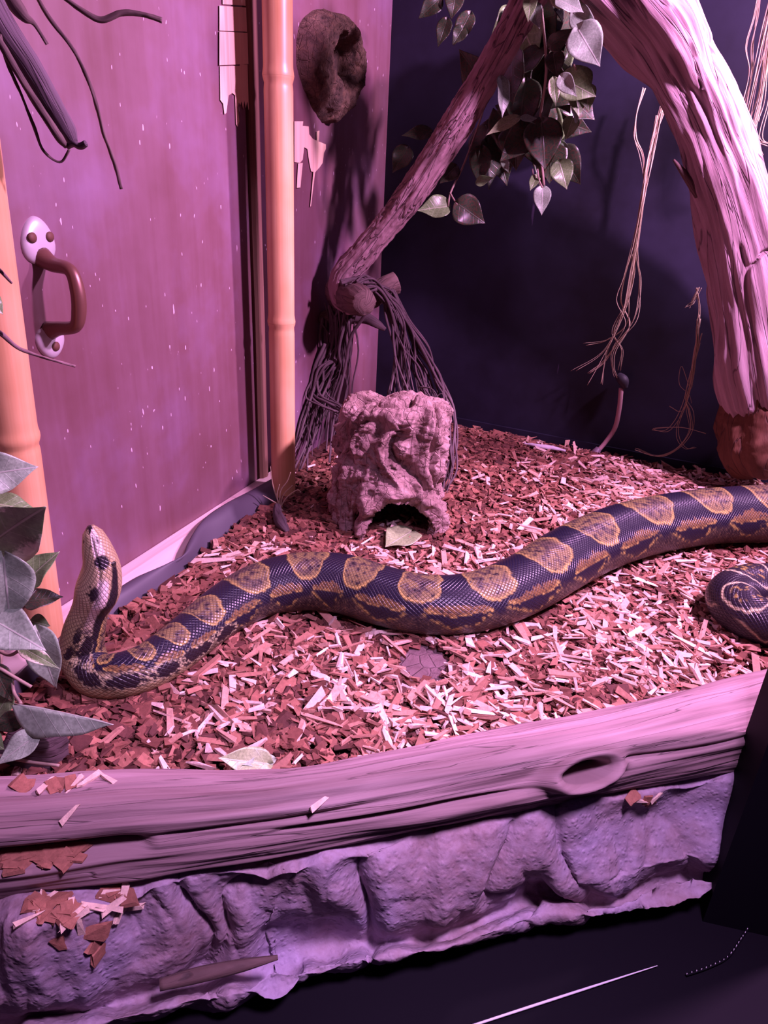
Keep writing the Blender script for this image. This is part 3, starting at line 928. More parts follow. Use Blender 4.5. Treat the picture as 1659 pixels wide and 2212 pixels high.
NK = 0.598
head = [(196, 1136, 22), (200, 1150, 30), (210, 1185, 34), (219, 1222, 40), (216, 1258, 37), (205, 1290, 35), (191, 1330, 37), (180, 1372, 40), (178, 1412, 43)]
rows = []
for x, y, hw in head:
    p = at(x, y, NK + 0.012 * (1412 - y) / 280); rows.append(np.concatenate([p, [hw * np.linalg.norm(p - CAM) / FPX]]))
body = [(205, 1456, 43), (262, 1458, 45), (318, 1440, 47), (372, 1406, 49), (428, 1362, 51), (490, 1315, 55), (565, 1275, 60), (650, 1257, 64), (740, 1262, 66), (820, 1286, 66), (900, 1304, 66), (985, 1307, 66), (1065, 1290, 66),
        (1140, 1258, 66), (1210, 1215, 66), (1280, 1178, 64), (1360, 1148, 62), (1450, 1128, 59), (1550, 1115, 57), (1659, 1111, 57), (1790, 1112, 56)]
rows += [g_pt(*b) for b in body]
e_ = rows[-1]
rows += [np.array([e_[0] + 0.14, e_[1] - 0.05, 0.036, 0.036]), np.array([e_[0] + 0.17, e_[1] - 0.22, 0.034, 0.034]), np.array([e_[0] + 0.06, e_[1] - 0.32, 0.032, 0.032])]
rows += [g_pt(1760, 1262, 47), g_pt(1680, 1268, 46), g_pt(1615, 1272, 47), g_pt(1584, 1292, 48), g_pt(1606, 1325, 47), g_pt(1680, 1358, 45), g_pt(1790, 1405, 42)]
e2 = rows[-1]
rows += [np.array([e2[0] + 0.10, e2[1] - 0.02, 0.02, 0.02]), np.array([e2[0] + 0.26, e2[1] + 0.02, 0.011, 0.011]), np.array([e2[0] + 0.36, e2[1] + 0.08, 0.004, 0.004])]
rows = np.array(rows)
NS, MS = 2300, 112
Q = spline(rows, NS)
C = Q[:, :3]; R = Q[:, 3].copy()
s = np.concatenate([[0], np.cumsum(np.linalg.norm(np.diff(C, axis=0), axis=1))])
# frame: dorsal side up along the ground, carried smoothly up the neck
T, _, _ = frames(C, (0, 0, 1))
U = np.zeros_like(C)
i0 = int(np.argmin(abs(s - 0.30)))
for i in range(i0, NS):
    u = ZV - T[i] * T[i][2]; U[i] = u / np.linalg.norm(u)
u = U[i0]
for i in range(i0 - 1, -1, -1):
    u = u - T[i] * (u @ T[i]); u /= np.linalg.norm(u); U[i] = u
# turn the head a little so its right cheek faces the viewer
HL = 0.090
tgt = np.array([0.86, 0.5, 0.05])
kh = int(np.argmin(abs(s - 0.05)))
tp = tgt - T[kh] * (tgt @ T[kh]); tp /= np.linalg.norm(tp)
tw_ang = math.atan2(np.cross(U[kh], tp) @ T[kh], U[kh] @ tp)
tws = tw_ang * smooth(0.30, 0.10, s)
U = U * np.cos(tws)[:, None] + np.cross(T, U) * np.sin(tws)[:, None]
print('twist', math.degrees(tw_ang))
B = np.cross(T, U)
a_ = np.arange(MS) / MS * 2 * pi
SS, AA = np.meshgrid(s, a_, indexing='ij')
hk = smooth(HL + 0.03, HL - 0.02, s)                 # 1 on the head
# head profile: radius factors along the length from the snout
hr = np.interp(s, [0, 0.004, 0.012, 0.025, 0.040, 0.056, 0.070, 0.080, 0.092, 0.105], [0.006, 0.0105, 0.0145, 0.0175, 0.0205, 0.0245, 0.0262, 0.0255, 0.0215, 0.0190])
ker = np.hanning(41); ker /= ker.sum()
hr = np.convolve(np.pad(hr, 20, mode='edge'), ker, 'valid'); 
hr[:6] = np.interp(s[:6], [0, s[6]], [0.004, hr[6]])
R = R * (1 - hk) + hr * hk
an = (AA + pi) % (2 * pi) - pi                        # 0 dorsal, +-pi belly
ab = np.abs(an)
side = 1.0 + 0.06 * hk[:, None]
up = 1.0 - 0.16 * hk[:, None] + 0.0 * SS
X_ = np.sin(AA) * R[:, None] * side
Z_ = np.cos(AA) * R[:, None] * up
# flat belly on the ground
gz = 1 - hk[:, None]
onground = smooth(0.28, 0.36, s)[:, None]
Z_ = np.where(Z_ < 0, Z_ * (1 - 0.10 * onground), Z_ * (1 - 0.03 * onground))
X_ = X_ * (1 + 0.04 * onground)
# brow ridges, muzzle groove on the head
brow = hk[:, None] * 0.0022 * np.exp(-((SS - 0.036) / 0.010) ** 2 - ((ab - 0.95) / 0.28) ** 2)
lip = -hk[:, None] * 0.0012 * np.exp(-((ab - 1.82) / 0.07) ** 2) * smooth(0.003, 0.012, SS) * smooth(0.078, 0.07, SS)
jaw = hk[:, None] * 0.003 * np.exp(-((SS - 0.066) / 0.016) ** 2 - ((ab - 1.5) / 0.5) ** 2)
dd = brow + lip + jaw
X_ = X_ + np.sin(AA) * dd; Z_ = Z_ + np.cos(AA) * dd
P = C[:, None, :] + U[:, None, :] * Z_[..., None] + B[:, None, :] * X_[..., None]
# skin pattern
cpx = pix(C)
saddle_px = [(300, 1425), (425, 1345), (535, 1275), (665, 1255), (790, 1262), (905, 1290), (1040, 1290), (1165, 1240), (1265, 1185), (1385, 1140), (1515, 1118), (1640, 1110)]
vis = (s > 0.27) & (s < 1.75)
cs_ = []
for x, y in saddle_px:
    d2 = (cpx[:, 0] - x) ** 2 + (cpx[:, 1] - y) ** 2; d2[~vis] = 1e12
    cs_.append(s[int(np.argmin(d2))])
cs_ = sorted(cs_)
per0 = cs_[1] - cs_[0]
while cs_[0] > 0.19: cs_.insert(0, cs_[0] - per0 * 0.8)
while cs_[-1] < s[-1] + 0.1: cs_.append(cs_[-1] + 0.072)
cs_ = np.array(cs_)
ph = np.interp(s, cs_, np.arange(len(cs_)))            # integer at each saddle
PHI = ph[:, None].repeat(MS, 1)
P3 = P.reshape(-1, 3)
n1 = pn(P3 * 55).reshape(SS.shape); n2 = pn(P3 * 160 + 7).reshape(SS.shape); n3 = pn(P3 * 380 + 21).reshape(SS.shape)
du_ = PHI + 0.05 * n1 + 0.02 * n2; du_ = du_ - np.round(du_)
av = ab + 0.09 * n1 + 0.06 * n2
navy = np.array([0.009, 0.007, 0.022]); tan_ = np.array([0.20, 0.148, 0.062]); yel = np.array([0.50, 0.36, 0.10]); brn = np.array([0.048, 0.034, 0.028]); blk = np.array([0.014, 0.009, 0.014]); cream = np.array([0.62, 0.56, 0.33])
col = np.broadcast_to(navy, SS.shape + (3,)).copy()
def put(mask, c):
    global col
    mk = np.clip(mask, 0, 1)[..., None]
    col = col * (1 - mk) + c * mk
# lower flank: brown with specks
fl_m = smooth(1.30, 1.55, av)
put(fl_m, brn)
put(fl_m * smooth(0.18, 0.42, n3 + 0.5 * n2), np.array([0.13, 0.095, 0.055]))
put(fl_m * smooth(0.12, 0.4, -n3 + 0.6 * n1), blk)
# dark wedges below the links, pale edged
u5 = np.abs(np.abs(du_) - 0.5)
wl_ = 0.42 * np.clip(1 - (av - 1.26) / 0.66, 0, 1)
inz = smooth(1.28, 1.36, av)
edge_ = np.exp(-((u5 - wl_) / 0.035) ** 2) * inz * smooth(1.98, 1.86, av)
put(smooth(0.02, -0.02, u5 - wl_) * inz, navy)
put(edge_ * smooth(-0.20, 0.20, n2 + 0.5 * n3), yel * 0.85)
# links between saddles
lk = (u5 / 0.38) ** 2 + ((av - 1.14 - 0.05 * (u5 / 0.36) ** 2) / (0.155 + 0.05 * n2)) ** 2
put(smooth(1.1, 0.9, lk), tan_ * np.array([0.85, 0.66, 0.55]))
put(smooth(1.1, 0.95, lk) * smooth(0.55, 0.85, lk) * smooth(1.10, 1.2, av) * smooth(-0.35, 0.0, n3), yel)
put(smooth(1.0, 0.6, lk) * smooth(0.15, 0.4, n3), brn * 0.8)
# saddles
sd = (np.abs(du_) / (0.315 - 0.05 * np.clip(av, 0, 1.1))) ** 2.4 + (av / 0.96) ** 3.0
put(smooth(1.32, 1.22, sd) * smooth(1.0, 1.15, sd) * 0.6, blk)
put(smooth(1.12, 1.0, sd), yel * 0.5 + tan_ * 0.5)
put(smooth(1.12, 1.0, sd) * smooth(0.6, 0.95, av + 0.25 * np.abs(du_) * 2 + 0.2 * n2), yel)
put(smooth(0.92, 0.72, sd), tan_)
put(smooth(0.8, 0.35, sd) * smooth(-0.30, 0.20, n2 + 0.7 * n1) * 0.85, brn * 1.2 + np.array([0.01, 0.004, 0.012]))
put(smooth(0.95, 0.8, sd) * smooth(0.30, 0.42, n2 * 0.8 + n3 * 0.6), blk)
put(smooth(2.30, 2.55, av) * onground, cream * 0.55)
# neck: pale throat, dark flecks, dark wedges with pale edges higher up
neck = smooth(0.33, 0.26, SS)
thr = smooth(1.25, 1.55, av + 0.05 * n2) * neck
put(thr, np.array([0.33, 0.265, 0.13]))
put(thr * smooth(2.1, 1.7, av) * smooth(0.0, 0.3, n3 + 0.3 * n2) * 0.7, cream)
put(thr * smooth(2.35, 1.9, av) * smooth(0.10, 0.24, n2 + 0.45 * n3), blk)
for s0, f0, ls, lf in ((0.098, 1.95, 0.008, 0.16), (0.118, 2.05, 0.011, 0.18), (0.140, 2.15, 0.010, 0.2), (0.136, 1.50, 0.022, 0.22), (0.162, 1.22, 0.016, 0.24), (0.186, 1.72, 0.013, 0.28), (0.214, 1.72, 0.012, 0.28), (0.246, 1.62, 0.013, 0.26), (0.285, 1.55, 0.018, 0.26), (0.325, 1.6, 0.014, 0.26)):
    q_ = np.hypot((SS - s0) / ls, (ab - f0) / lf) + 0.35 * n2 + 0.15 * n3
    if f0 < 1.9:
        q_ = q_ + 0.25 * n3 + 0.2 * n2
        put(smooth(1.42, 1.28, q_), cream * 0.7); put(smooth(1.2, 1.08, q_), blk)
    else:
        put(smooth(1.1, 0.9, q_ + 0.5 * n3), blk)
# hind body: almost black with thin pale lines
ks = int(np.argmin((cpx[:, 0] - 1615) ** 2 + (cpx[:, 1] - 1272) ** 2 + np.where(s > 1.9, 0, 1e9)))
tl_ = smooth(s[ks] - 0.22, s[ks] - 0.15, SS)
put(tl_, blk * 0.8 + navy * 0.5)
put(tl_ * smooth(1.30, 1.15, sd) * smooth(0.85, 1.0, sd), cream)
put(tl_ * smooth(0.5, 0.3, sd) * smooth(0.10, 0.3, n2), yel * 0.6)
put(tl_ * edge_, cream * 0.8)
# head
H = hk[:, None]
put(H, np.array([0.44, 0.33, 0.18]))
put(H * smooth(1.45, 1.65, ab), np.array([0.50, 0.40, 0.24]))
put(H * smooth(1.38, 1.50, ab) * smooth(1.98, 1.86, ab) * smooth(0.045, 0.052, SS), np.array([0.80, 0.66, 0.62]))
put(H * smooth(1.15, 1.35, ab) * smooth(2.05, 1.9, ab) * smooth(0.030, 0.024, SS), np.array([0.80, 0.66, 0.60]))
put(H * np.exp(-((ab - 1.83) / 0.035) ** 2) * smooth(0.004, 0.012, SS) * smooth(0.085, 0.07, SS), blk * 2)
str_lo = np.interp(s, [0.036, 0.05, 0.075, 0.10, 0.12], [1.12, 1.28, 1.52, 1.50, 1.35])[:, None]
str_hi = np.interp(s, [0.036, 0.05, 0.075, 0.10, 0.12], [0.92, 0.88, 0.80, 0.95, 1.05])[:, None]
hm = smooth(0.034, 0.040, SS) * smooth(0.135, 0.118, SS)
put(hm * smooth(str_lo + 0.05, str_lo - 0.05, ab + 0.04 * n2) * smooth(str_hi - 0.05, str_hi + 0.05, ab + 0.04 * n2), blk)
put(H * smooth(1.15, 0.9, np.hypot((SS - 0.033) / 0.0065, (ab - 1.62) / 0.42) + 0.15 * n2), blk * 1.6)
put(H * smooth(1.15, 0.9, np.hypot((SS - 0.062) / 0.0075, (ab - 2.0) / 0.17) + 0.15 * n2), blk * 1.6)
put(H * smooth(0.020, 0.014, SS) * smooth(0.02, 0.10, n2 + 0.5 * n1 + 0.12 * np.cos(ab * 9)) * smooth(1.2, 1.5, ab), blk)
put(H * smooth(0.02, 0.0, np.abs(ab) - 0.10) * smooth(0.02, 0.04, SS), brn)
put(H * smooth(1.9, 2.1, ab) * smooth(2.55, 2.3, ab) * smooth(0.045, 0.055, SS) * smooth(0.30, 0.40, n2 + 0.4 * n3), blk)
uvs = np.stack([SS.ravel(), (an * np.maximum(R, 0.004)[:, None]).ravel()], -1)
V = np.vstack([P3, C[:1] - T[:1] * 0.001, C[-1:]])
uvs = np.vstack([uvs, uvs[:1], uvs[-1:]])
colv = np.vstack([col.reshape(-1, 3), [blk * 2], [blk]])
j = np.arange(MS); k = (j + 1) % MS; v0 = NS * MS
tris = np.vstack([np.stack([np.full(MS, v0), k, j], -1), np.stack([np.full(MS, v0 + 1), (NS - 1) * MS + j, (NS - 1) * MS + k], -1)])
sn = obj('boa_snake', mesh_from('boa_snake', V, ring_faces(NS, MS), uvs, colv, tris=tris), M['snake'])
tag(sn, 'long dark boa snake with tan saddles lying across the chips, head raised', 'snake')
ie = int(np.argmin(abs(s - 0.038)))
for sg in (1, -1):
    a = sg * 1.0
    ep = C[ie] + U[ie] * cos(a) * R[ie] * 0.84 + B[ie] * sin(a) * R[ie] * 1.06
    ndir = U[ie] * cos(a) + B[ie] * sin(a)
    n_, m_ = 12, 20
    V = []
    for i in range(n_):
        t = i / (n_ - 1) * pi
        for jj in range(m_):
            b = jj / m_ * 2 * pi
            V.append(ep + ndir * (0.0002 + 0.0028 * cos(t)) + T[ie] * 0.0034 * sin(t) * cos(b) + np.cross(ndir, T[ie]) * 0.0034 * sin(t) * sin(b))
    obj('eye', mesh_from('eye', V, ring_faces(n_, m_)), M['eye'], sn)

# ------------------------------------------------------------------ wood chip bedding (uncountable)
def chip_box(L, Wd, Tk, r):
    b = np.array([[-1, -1, -1], [1, -1, -1], [1, 1, -1], [-1, 1, -1], [-1, -1, 1], [1, -1, 1], [1, 1, 1], [-1, 1, 1]], float) * 0.5
    k = len(L)
    V = b[None] * np.stack([L, Wd, Tk], -1)[:, None, :]
    jit = r.normal(size=(k, 8, 3)) * np.stack([L * 0.09, Wd * 0.16, Tk * 0.15], -1)[:, None, :]
    taper = 1 - r.random(k)[:, None] * 0.7 * (b[None, :, 0] > 0)
    V = V + jit
    V[:, :, 1] *= taper
    return V


def rot_apply(V, yaw, tilt, roll):
    cy, sy = np.cos(yaw), np.sin(yaw); ct, st2 = np.cos(tilt), np.sin(tilt); cr, sr = np.cos(roll), np.sin(roll)
    x, y, z = V[..., 0], V[..., 1], V[..., 2]
    y, z = y * cr[:, None] - z * sr[:, None], y * sr[:, None] + z * cr[:, None]
    x, z = x * ct[:, None] - z * st2[:, None], x * st2[:, None] + z * ct[:, None]
    x, y = x * cy[:, None] - y * sy[:, None], x * sy[:, None] + y * cy[:, None]
    return np.stack([x, y, z], -1)


def scatter_xy(k):
    out = np.zeros((0, 2))
    while len(out) < k:
        q = np.stack([rng.uniform(-0.62, 1.25, k * 2), rng.uniform(0.38, 1.75, k * 2)], -1)
        p3 = np.concatenate([q, np.zeros((len(q), 1))], 1)
        ok = ((p3 - CORNER) @ LN > 0.045) & ((p3 - CORNER) @ BN > 0.024)
        # behind the log only
        f = np.interp(q[:, 0], lC[:, 0], lC[:, 1])
        ok &= q[:, 1] > f - 0.01
        pxp = pix(p3)
        lx = np.interp(pxp[:, 1], [1076, 1104, 1132, 1162, 1206, 1244, 1290, 1335, 1372, 1440, 1600], [612, 566, 520, 480, 428, 385, 318, 250, 185, 110, -60])
        ok &= ~((pxp[:, 0] < lx + 6) & (pxp[:, 1] < 1600) & (pxp[:, 1] > 1060))
        bare = np.hypot((pxp[:, 0] - 915) / 62, (pxp[:, 1] - 1438) / 44) + 0.35 * pn(p3 * 45) < 1
        ok &= ~bare
        out = np.vstack([out, q[ok]])
    return out[:k]


def ground_bump(q):
    return 0.006 * pn(np.concatenate([q * 9, np.full((len(q), 1), 4.2)], 1))


NB, NP = 34000, 12500
qb = scatter_xy(NB)
L = rng.gamma(5, 0.0016, NB) + 0.0035; Wd = L * rng.uniform(0.45, 0.95, NB); Tk = rng.uniform(0.0018, 0.0045, NB)
Vb = rot_apply(chip_box(L, Wd, Tk, rng), rng.uniform(0, 2 * pi, NB), rng.normal(0, 0.28, NB), rng.normal(0, 0.28, NB))
zb = rng.uniform(-0.001, 0.006, NB) + ground_bump(qb)
Vb = Vb + np.concatenate([qb, zb[:, None]], 1)[:, None, :]
base = np.array([[0.15, 0.055, 0.040], [0.20, 0.078, 0.055], [0.27, 0.115, 0.080], [0.09, 0.032, 0.026]])[rng.integers(0, 4, NB)]
cb_ = base * rng.uniform(0.75, 1.3, (NB, 1))
# pale slivers gather in the middle of the floor
qp = scatter_xy(NP * 3)
pp3 = np.concatenate([qp, np.zeros((len(qp), 1))], 1)
ppx = pix(pp3)
dens = 0.07 + 0.85 * smooth(260, 760, ppx[:, 0] + 0.35 * (ppx[:, 1] - 1300) * 0.2)
dens *= np.where(ppx[:, 1] < 1180, 0.10 + 0.90 * smooth(1010, 1320, ppx[:, 0] + 0.9 * (ppx[:, 1] - 1080)), 1.0)
dens *= np.clip(0.62 + 1.1 * pn(pp3 * 7.5 + 2), 0.08, 1.3)
keep = rng.random(len(qp)) < dens * 0.50
qp = qp[keep][:NP]; NP = len(qp)
L = np.clip(rng.gamma(3.0, 0.0050, NP) + 0.005, 0, 0.052); Wd = np.clip(L * rng.uniform(0.12, 0.36, NP), 0.0018, 0.0075); Tk = rng.uniform(0.0015, 0.0035, NP)
Vp = rot_apply(chip_box(L, Wd, Tk, rng), rng.uniform(0, 2 * pi, NP), rng.normal(0, 0.20, NP), rng.normal(0, 0.35, NP))
zp_ = rng.uniform(0.004, 0.0105, NP) + ground_bump(qp)
Vp = Vp + np.concatenate([qp, zp_[:, None]], 1)[:, None, :]
base = np.array([[0.52, 0.31, 0.235], [0.64, 0.44, 0.36], [0.40, 0.205, 0.15], [0.74, 0.56, 0.48], [0.30, 0.14, 0.10]])[rng.integers(0, 5, NP)]
cp_ = base * rng.uniform(0.8, 1.15, (NP, 1))
Va = np.concatenate([Vb, Vp]).reshape(-1, 3)
ca = np.concatenate([cb_, cp_]).repeat(8, 0)
Fa = (BOXF[None] + (np.arange(NB + NP) * 8)[:, None, None]).reshape(-1, 4)
wc = obj('wood_chip_bedding', mesh_from('wood_chip_bedding', Va, Fa, None, ca, smooth_shade=False), M['chips'])
tag(wc, 'red brown bark and pale wood chip bedding covering the floor', 'bedding', None, 'stuff')
# bare patch of the tray showing through
pv = []
for i in range(40):
    a = i / 40 * 2 * pi; rr_ = 1 + 0.15 * sin(3 * a) + 0.1 * sin(5 * a + 1)
    pv.append(fl(915 + 66 * rr_ * cos(a), 1438 + 44 * rr_ * sin(a), -0.0005))
pv = np.array(pv); c0 = pv.mean(0)
Vt = np.vstack([pv, pv - ZV * 0.004, c0[None]])
F = [[i, (i + 1) % 40, 40 + (i + 1) % 40, 40 + i] for i in range(40)]
T3 = [[80, i, (i + 1) % 40] for i in range(40)]
M['tray'] = m_bark('bare_tray', (0.13, 0.075, 0.08), (0.17, 0.105, 0.11), (0.20, 0.13, 0.14), 40)
tr_ = obj('floor_bare_patch', mesh_from('floor_bare_patch', Vt, F, tris=T3, smooth_shade=False), M['tray']); tr_['kind'] = 'structure'

# loose chips that lie singly on the log and the ledge
protos = []
for i in range(10):
    pale = i >= 5
    L_ = np.array([0.022 if pale else 0.016]) * rng.uniform(0.8, 1.3); W_ = L_ * (0.26 if pale else 0.7)
    v = chip_box(L_, W_, np.array([0.003]), rng)[0]
    c_ = np.array([0.70, 0.50, 0.40]) if pale else np.array([0.27, 0.11, 0.075]) * rng.uniform(0.8, 1.3)
    protos.append(mesh_from('loose_chip', v, BOXF, None, np.tile(c_, (8, 1)), smooth_shade=False))
    protos[-1].materials.append(M['chips'])


from mathutils.bvhtree import BVHTree
def bvh_of(o):
    me = o.data
    co = np.zeros(len(me.vertices) * 3, np.float32); me.vertices.foreach_get('co', co)
    return BVHTree.FromPolygons([tuple(v) for v in co.reshape(-1, 3)], [tuple(p.vertices) for p in me.polygons])


log_bvh = bvh_of(lo); rock_bvh = bvh_of(rk)


def drop_chip(name, x, y, k, label, group, scale=1.0, yaw=None):
    d = Vector(ray(x, y)).normalized()
    best = None
    for b in (log_bvh, rock_bvh):
        h = b.ray_cast(Vector(CAM), d)
        if h[0] is not None and (best is None or h[3] < best[3]): best = h
    if best is None: return
    loc, nor = best[0], best[1]
    if nor.dot(d) > 0: nor = -nor
    o = bpy.data.objects.new(name, protos[k]); COL.objects.link(o)
    q = nor.to_track_quat('Z', 'Y')
    o.rotation_euler = (q @ Vector((0, 0, 1)).rotation_difference(Vector((0, 0, 1))) ).to_euler() if False else (q.to_matrix() @ Matrix.Rotation(rng.uniform(0, 6.28) if yaw is None else yaw, 3, 'Z')).to_euler()
    o.location = loc + nor * 0.0012
    o.scale = (scale * 0.72,) * 3
    tag(o, label, 'wood chip', group)


for x, y, k in [(48, 1697, 1), (62, 1694, 0), (100, 1698, 6), (112, 1700, 2), (155, 1692, 3), (160, 1697, 5), (192, 1688, 7), (235, 1686, 8), (128, 1694, 4)]:
    drop_chip('loose_chip', x, y, k, 'small wood chip in the row resting on the top left of the log', 'chips along the top of the log')
drop_chip('loose_chip', 154, 1756, 7, 'lone short chip stuck upright on the left face of the log', None, 0.8)
drop_chip('loose_chip', 690, 1738, 6, 'lone pale sliver lying on the middle of the log', None, 1.0)
for i in range(24):
    x = float(rng.uniform(0, 175)); y = float(1872 - 0.10 * x + rng.uniform(-18, 16) - 10)
    drop_chip('loose_chip', x, y, int(rng.integers(0, 5)), 'brown bark chip caught in the crevice of the log', 'bark chips in the log crevice', 1.1)
for i in range(34):
    x = float(rng.uniform(60, 285)); y = float(1968 - (x - 80) * 0.12 + rng.uniform(-26, 24))
    drop_chip('loose_chip', x, y, int(rng.integers(0, 7)), 'wood chip lying in the hollow between log and rock ledge', 'chips in the hollow of the ledge', 1.1)
for x, y, k in [(130, 2036, 0), (160, 1985, 5), (207, 2010, 1), (205, 2035, 3), (212, 2052, 2), (172, 1998, 8)]:
    drop_chip('loose_chip', x, y, k, 'wood chip spilled down the left end of the rock ledge', 'chips spilled down the ledge', 1.2)
for x, y, k in [(1365, 1722, 1), (1380, 1728, 5), (1405, 1734, 2), (1415, 1722, 8), (1395, 1726, 3)]:
    drop_chip('loose_chip', x, y, k, 'wood chip in the dip at the right of the rock ledge', 'chips at the right of the ledge', 0.9)

# ------------------------------------------------------------------ leaves
def leaf_mesh(ratio, fold, curl, wave, tipw=1.0, seed=0):
    n, m = 20, 13
    r = np.random.default_rng(seed)
    t = np.linspace(0, 1, n); x = np.linspace(-1, 1, m)
    w = np.interp(t, [0, 0.04, 0.12, 0.22, 0.34, 0.5, 0.66, 0.8, 0.9, 0.96, 1], [0.06, 0.42, 0.80, 0.97, 1.0, 0.88, 0.62, 0.34, 0.15, 0.06, 0.008]) * 0.5 * ratio
    V = np.zeros((n, m, 3)); UVs = np.zeros((n, m, 2))
    for i in range(n):
        for j in range(m):
            lobe = -0.10 * abs(x[j]) ** 1.5 * (1 - t[i]) ** 4
            cw_ = 1 / math.sqrt(1 + fold * fold)
            V[i, j] = (x[j] * w[i] * cw_, t[i] + lobe, fold * cw_ * abs(x[j]) * w[i] + curl * (t[i] ** 2) + wave * sin(t[i] * 9 + seed) * x[j] * w[i])
            UVs[i, j] = (0.5 + x[j] * w[i] / ratio, t[i])
    me = mesh_from('leaf', V.reshape(-1, 3), grid_faces(n, m), UVs.reshape(-1, 2))
    return me


LEAFM = {}
def leaf(base, tip, nrm, ratio, matkey, fold=0.25, curl=-0.15, wave=0.15, roll=0.0):
    base = Vector(base); tip = Vector(tip)
    key = (round(ratio, 1), round(fold, 1), round(curl, 1), matkey)
    if key not in LEAFM:
        me = leaf_mesh(max(0.25, key[0]), key[1], key[2], wave, seed=len(LEAFM)); me.materials.append(M[matkey]); LEAFM[key] = me
    o = bpy.data.objects.new('leaf', LEAFM[key]); COL.objects.link(o)
    y = (tip - base); Ln = y.length; y.normalize()
    z = Vector(nrm); z = z - y * z.dot(y); z.normalize()
    if roll: z = Matrix.Rotation(roll, 3, y) @ z
    x = y.cross(z)
    o.matrix_world = Matrix(((x[0] * Ln, y[0] * Ln, z[0] * Ln, base[0]), (x[1] * Ln, y[1] * Ln, z[1] * Ln, base[1]), (x[2] * Ln, y[2] * Ln, z[2] * Ln, base[2]), (0, 0, 0, 1)))
    md = o.modifiers.new('thickness', 'SOLIDIFY'); md.thickness = 0.006; md.offset = 0
    return o


def adopt_m(parent, kids):
    bpy.context.view_layer.update()
    inv = Matrix.Translation(Vector(parent.location)).inverted()
    for k in kids:
        mw = k.matrix_world.copy()
        k.parent = parent; k.matrix_parent_inverse = inv
        k.matrix_basis = mw


TOCAM = lambda p: CAM - np.asarray(p)
# plant at the left edge, near the viewer
lp = [  # base px, tip px, width/length, material, Y, dY(tip), roll, fold, curl
    (-50, 1028, 82, 1008, 0.85, 'leaf_grey', 0.56, 0.02, 0.2, 0.2, -0.1),
    (-25, 1086, 92, 1102, 0.55, 'leaf', 0.57, 0.01, -0.6, 0.3, -0.1),
    (-45, 1195, 118, 1060, 0.55, 'leaf_edge', 0.55, -0.01, 0.5, 0.2, 0.2),
    (58, 1255, 122, 1190, 0.75, 'leaf', 0.57, 0.01, -0.5, 0.3, -0.1),
    (56, 1300, 132, 1282, 0.85, 'leaf_dark', 0.58, 0.01, -0.4, 0.2, -0.2),
    (8, 1204, 20, 1352, 0.78, 'leaf_grey', 0.53, -0.01, 0.3, 0.3, -0.1),
    (-30, 1330, 88, 1398, 0.72, 'leaf_grey', 0.52, -0.02, 0.2, 0.2, -0.2),
    (68, 1342, 108, 1352, 1.0, 'leaf', 0.60, 0.0, 0.2, 0.2, -0.1),
    (82, 1362, 112, 1497, 0.55, 'leaf_grey', 0.56, -0.02, 0.5, 0.2, -0.2),
    (46, 1398, 126, 1442, 0.42, 'leaf_edge', 0.52, -0.01, 0.1, 0.3, -0.1),
    (44, 1522, 240, 1550, 0.62, 'leaf_grey', 0.47, -0.015, 99, -1.5, -0.05),
    (80, 1588, -12, 1652, 0.62, 'leaf_grey', 0.46, -0.02, 0.2, 0.3, -0.1),
    (-14, 1440, 26, 1522, 0.6, 'leaf_dark', 0.50, -0.01, 0.3, 0.3, -0.2),
    (46, 1545, -18, 1582, 0.7, 'leaf_dark', 0.48, -0.01, -0.3, 0.2, -0.1),
    (20, 1500, -20, 1560, 0.7, 'leaf', 0.50, -0.01, 0.3, 0.2, -0.1),
    (-40, 1255, 30, 1300, 0.8, 'leaf_dark', 0.60, 0.0, 0.3, 0.2, -0.1),
    (-30, 1130, 10, 1180, 0.8, 'leaf_dark', 0.60, 0.0, -0.3, 0.2, -0.1),
    (-25, 640, 8, 678, 0.9, 'leaf', 0.60, 0.0, -0.3, 0.2, -0.1),
    (-35, 1590, 10, 1620, 0.9, 'leaf', 0.46, 0.0, 0.3, 0.2, -0.1),
]
kids = []
for bx, by, tx, ty, ra, mk, Y, dY, ro, fo, cu in lp:
    b = at(bx, by, Y); tpt = at(tx, ty, Y + dY)
    kids.append(leaf(b, tpt, TOCAM(b) + np.array([0.1, 0, 0.25]), ra, mk, fo, cu, 0.15, ro) if ro < 9 else leaf(b, tpt, (0.1, -0.15, 1.0), ra, mk, fo, cu, 0.15, 0))
def stem(rows, r=0.0016, mat='stem'):
    P_ = np.array([at(*q) for q in rows]); return tube('stem', P_, r, M[mat], None, 8, 24)
kids += [stem([(-30, 1425, 0.50), (30, 1462, 0.50), (68, 1484, 0.50)]), stem([(26, 1468, 0.50), (30, 1495, 0.495), (45, 1520, 0.48)]), stem([(-20, 1628, 0.455), (60, 1645, 0.455), (128, 1654, 0.455)], 0.0014),
         stem([(-40, 1000, 0.58), (-20, 1100, 0.58), (0, 1210, 0.57), (10, 1330, 0.555), (-5, 1450, 0.52), (-30, 1600, 0.47), (-40, 1690, 0.455)], 0.0028), stem([(0, 1210, 0.57), (30, 1290, 0.575), (58, 1296, 0.58)]), stem([(-5, 1405, 0.53), (20, 1415, 0.525), (46, 1402, 0.52)]),
         stem([(58, 1296, 0.58), (52, 1310, 0.58), (38, 1322, 0.575)]), stem([(-60, 560, 0.62), (-40, 800, 0.60), (-40, 1000, 0.58)], 0.0028), stem([(-45, 620, 0.61), (-35, 630, 0.605), (-25, 640, 0.60)])]
pe = empty('leafy_plant', tuple(fl(-40, 1690)), 'leafy green trailing plant at the left edge in front of the thick bamboo', 'plant')
adopt_m(pe, kids)

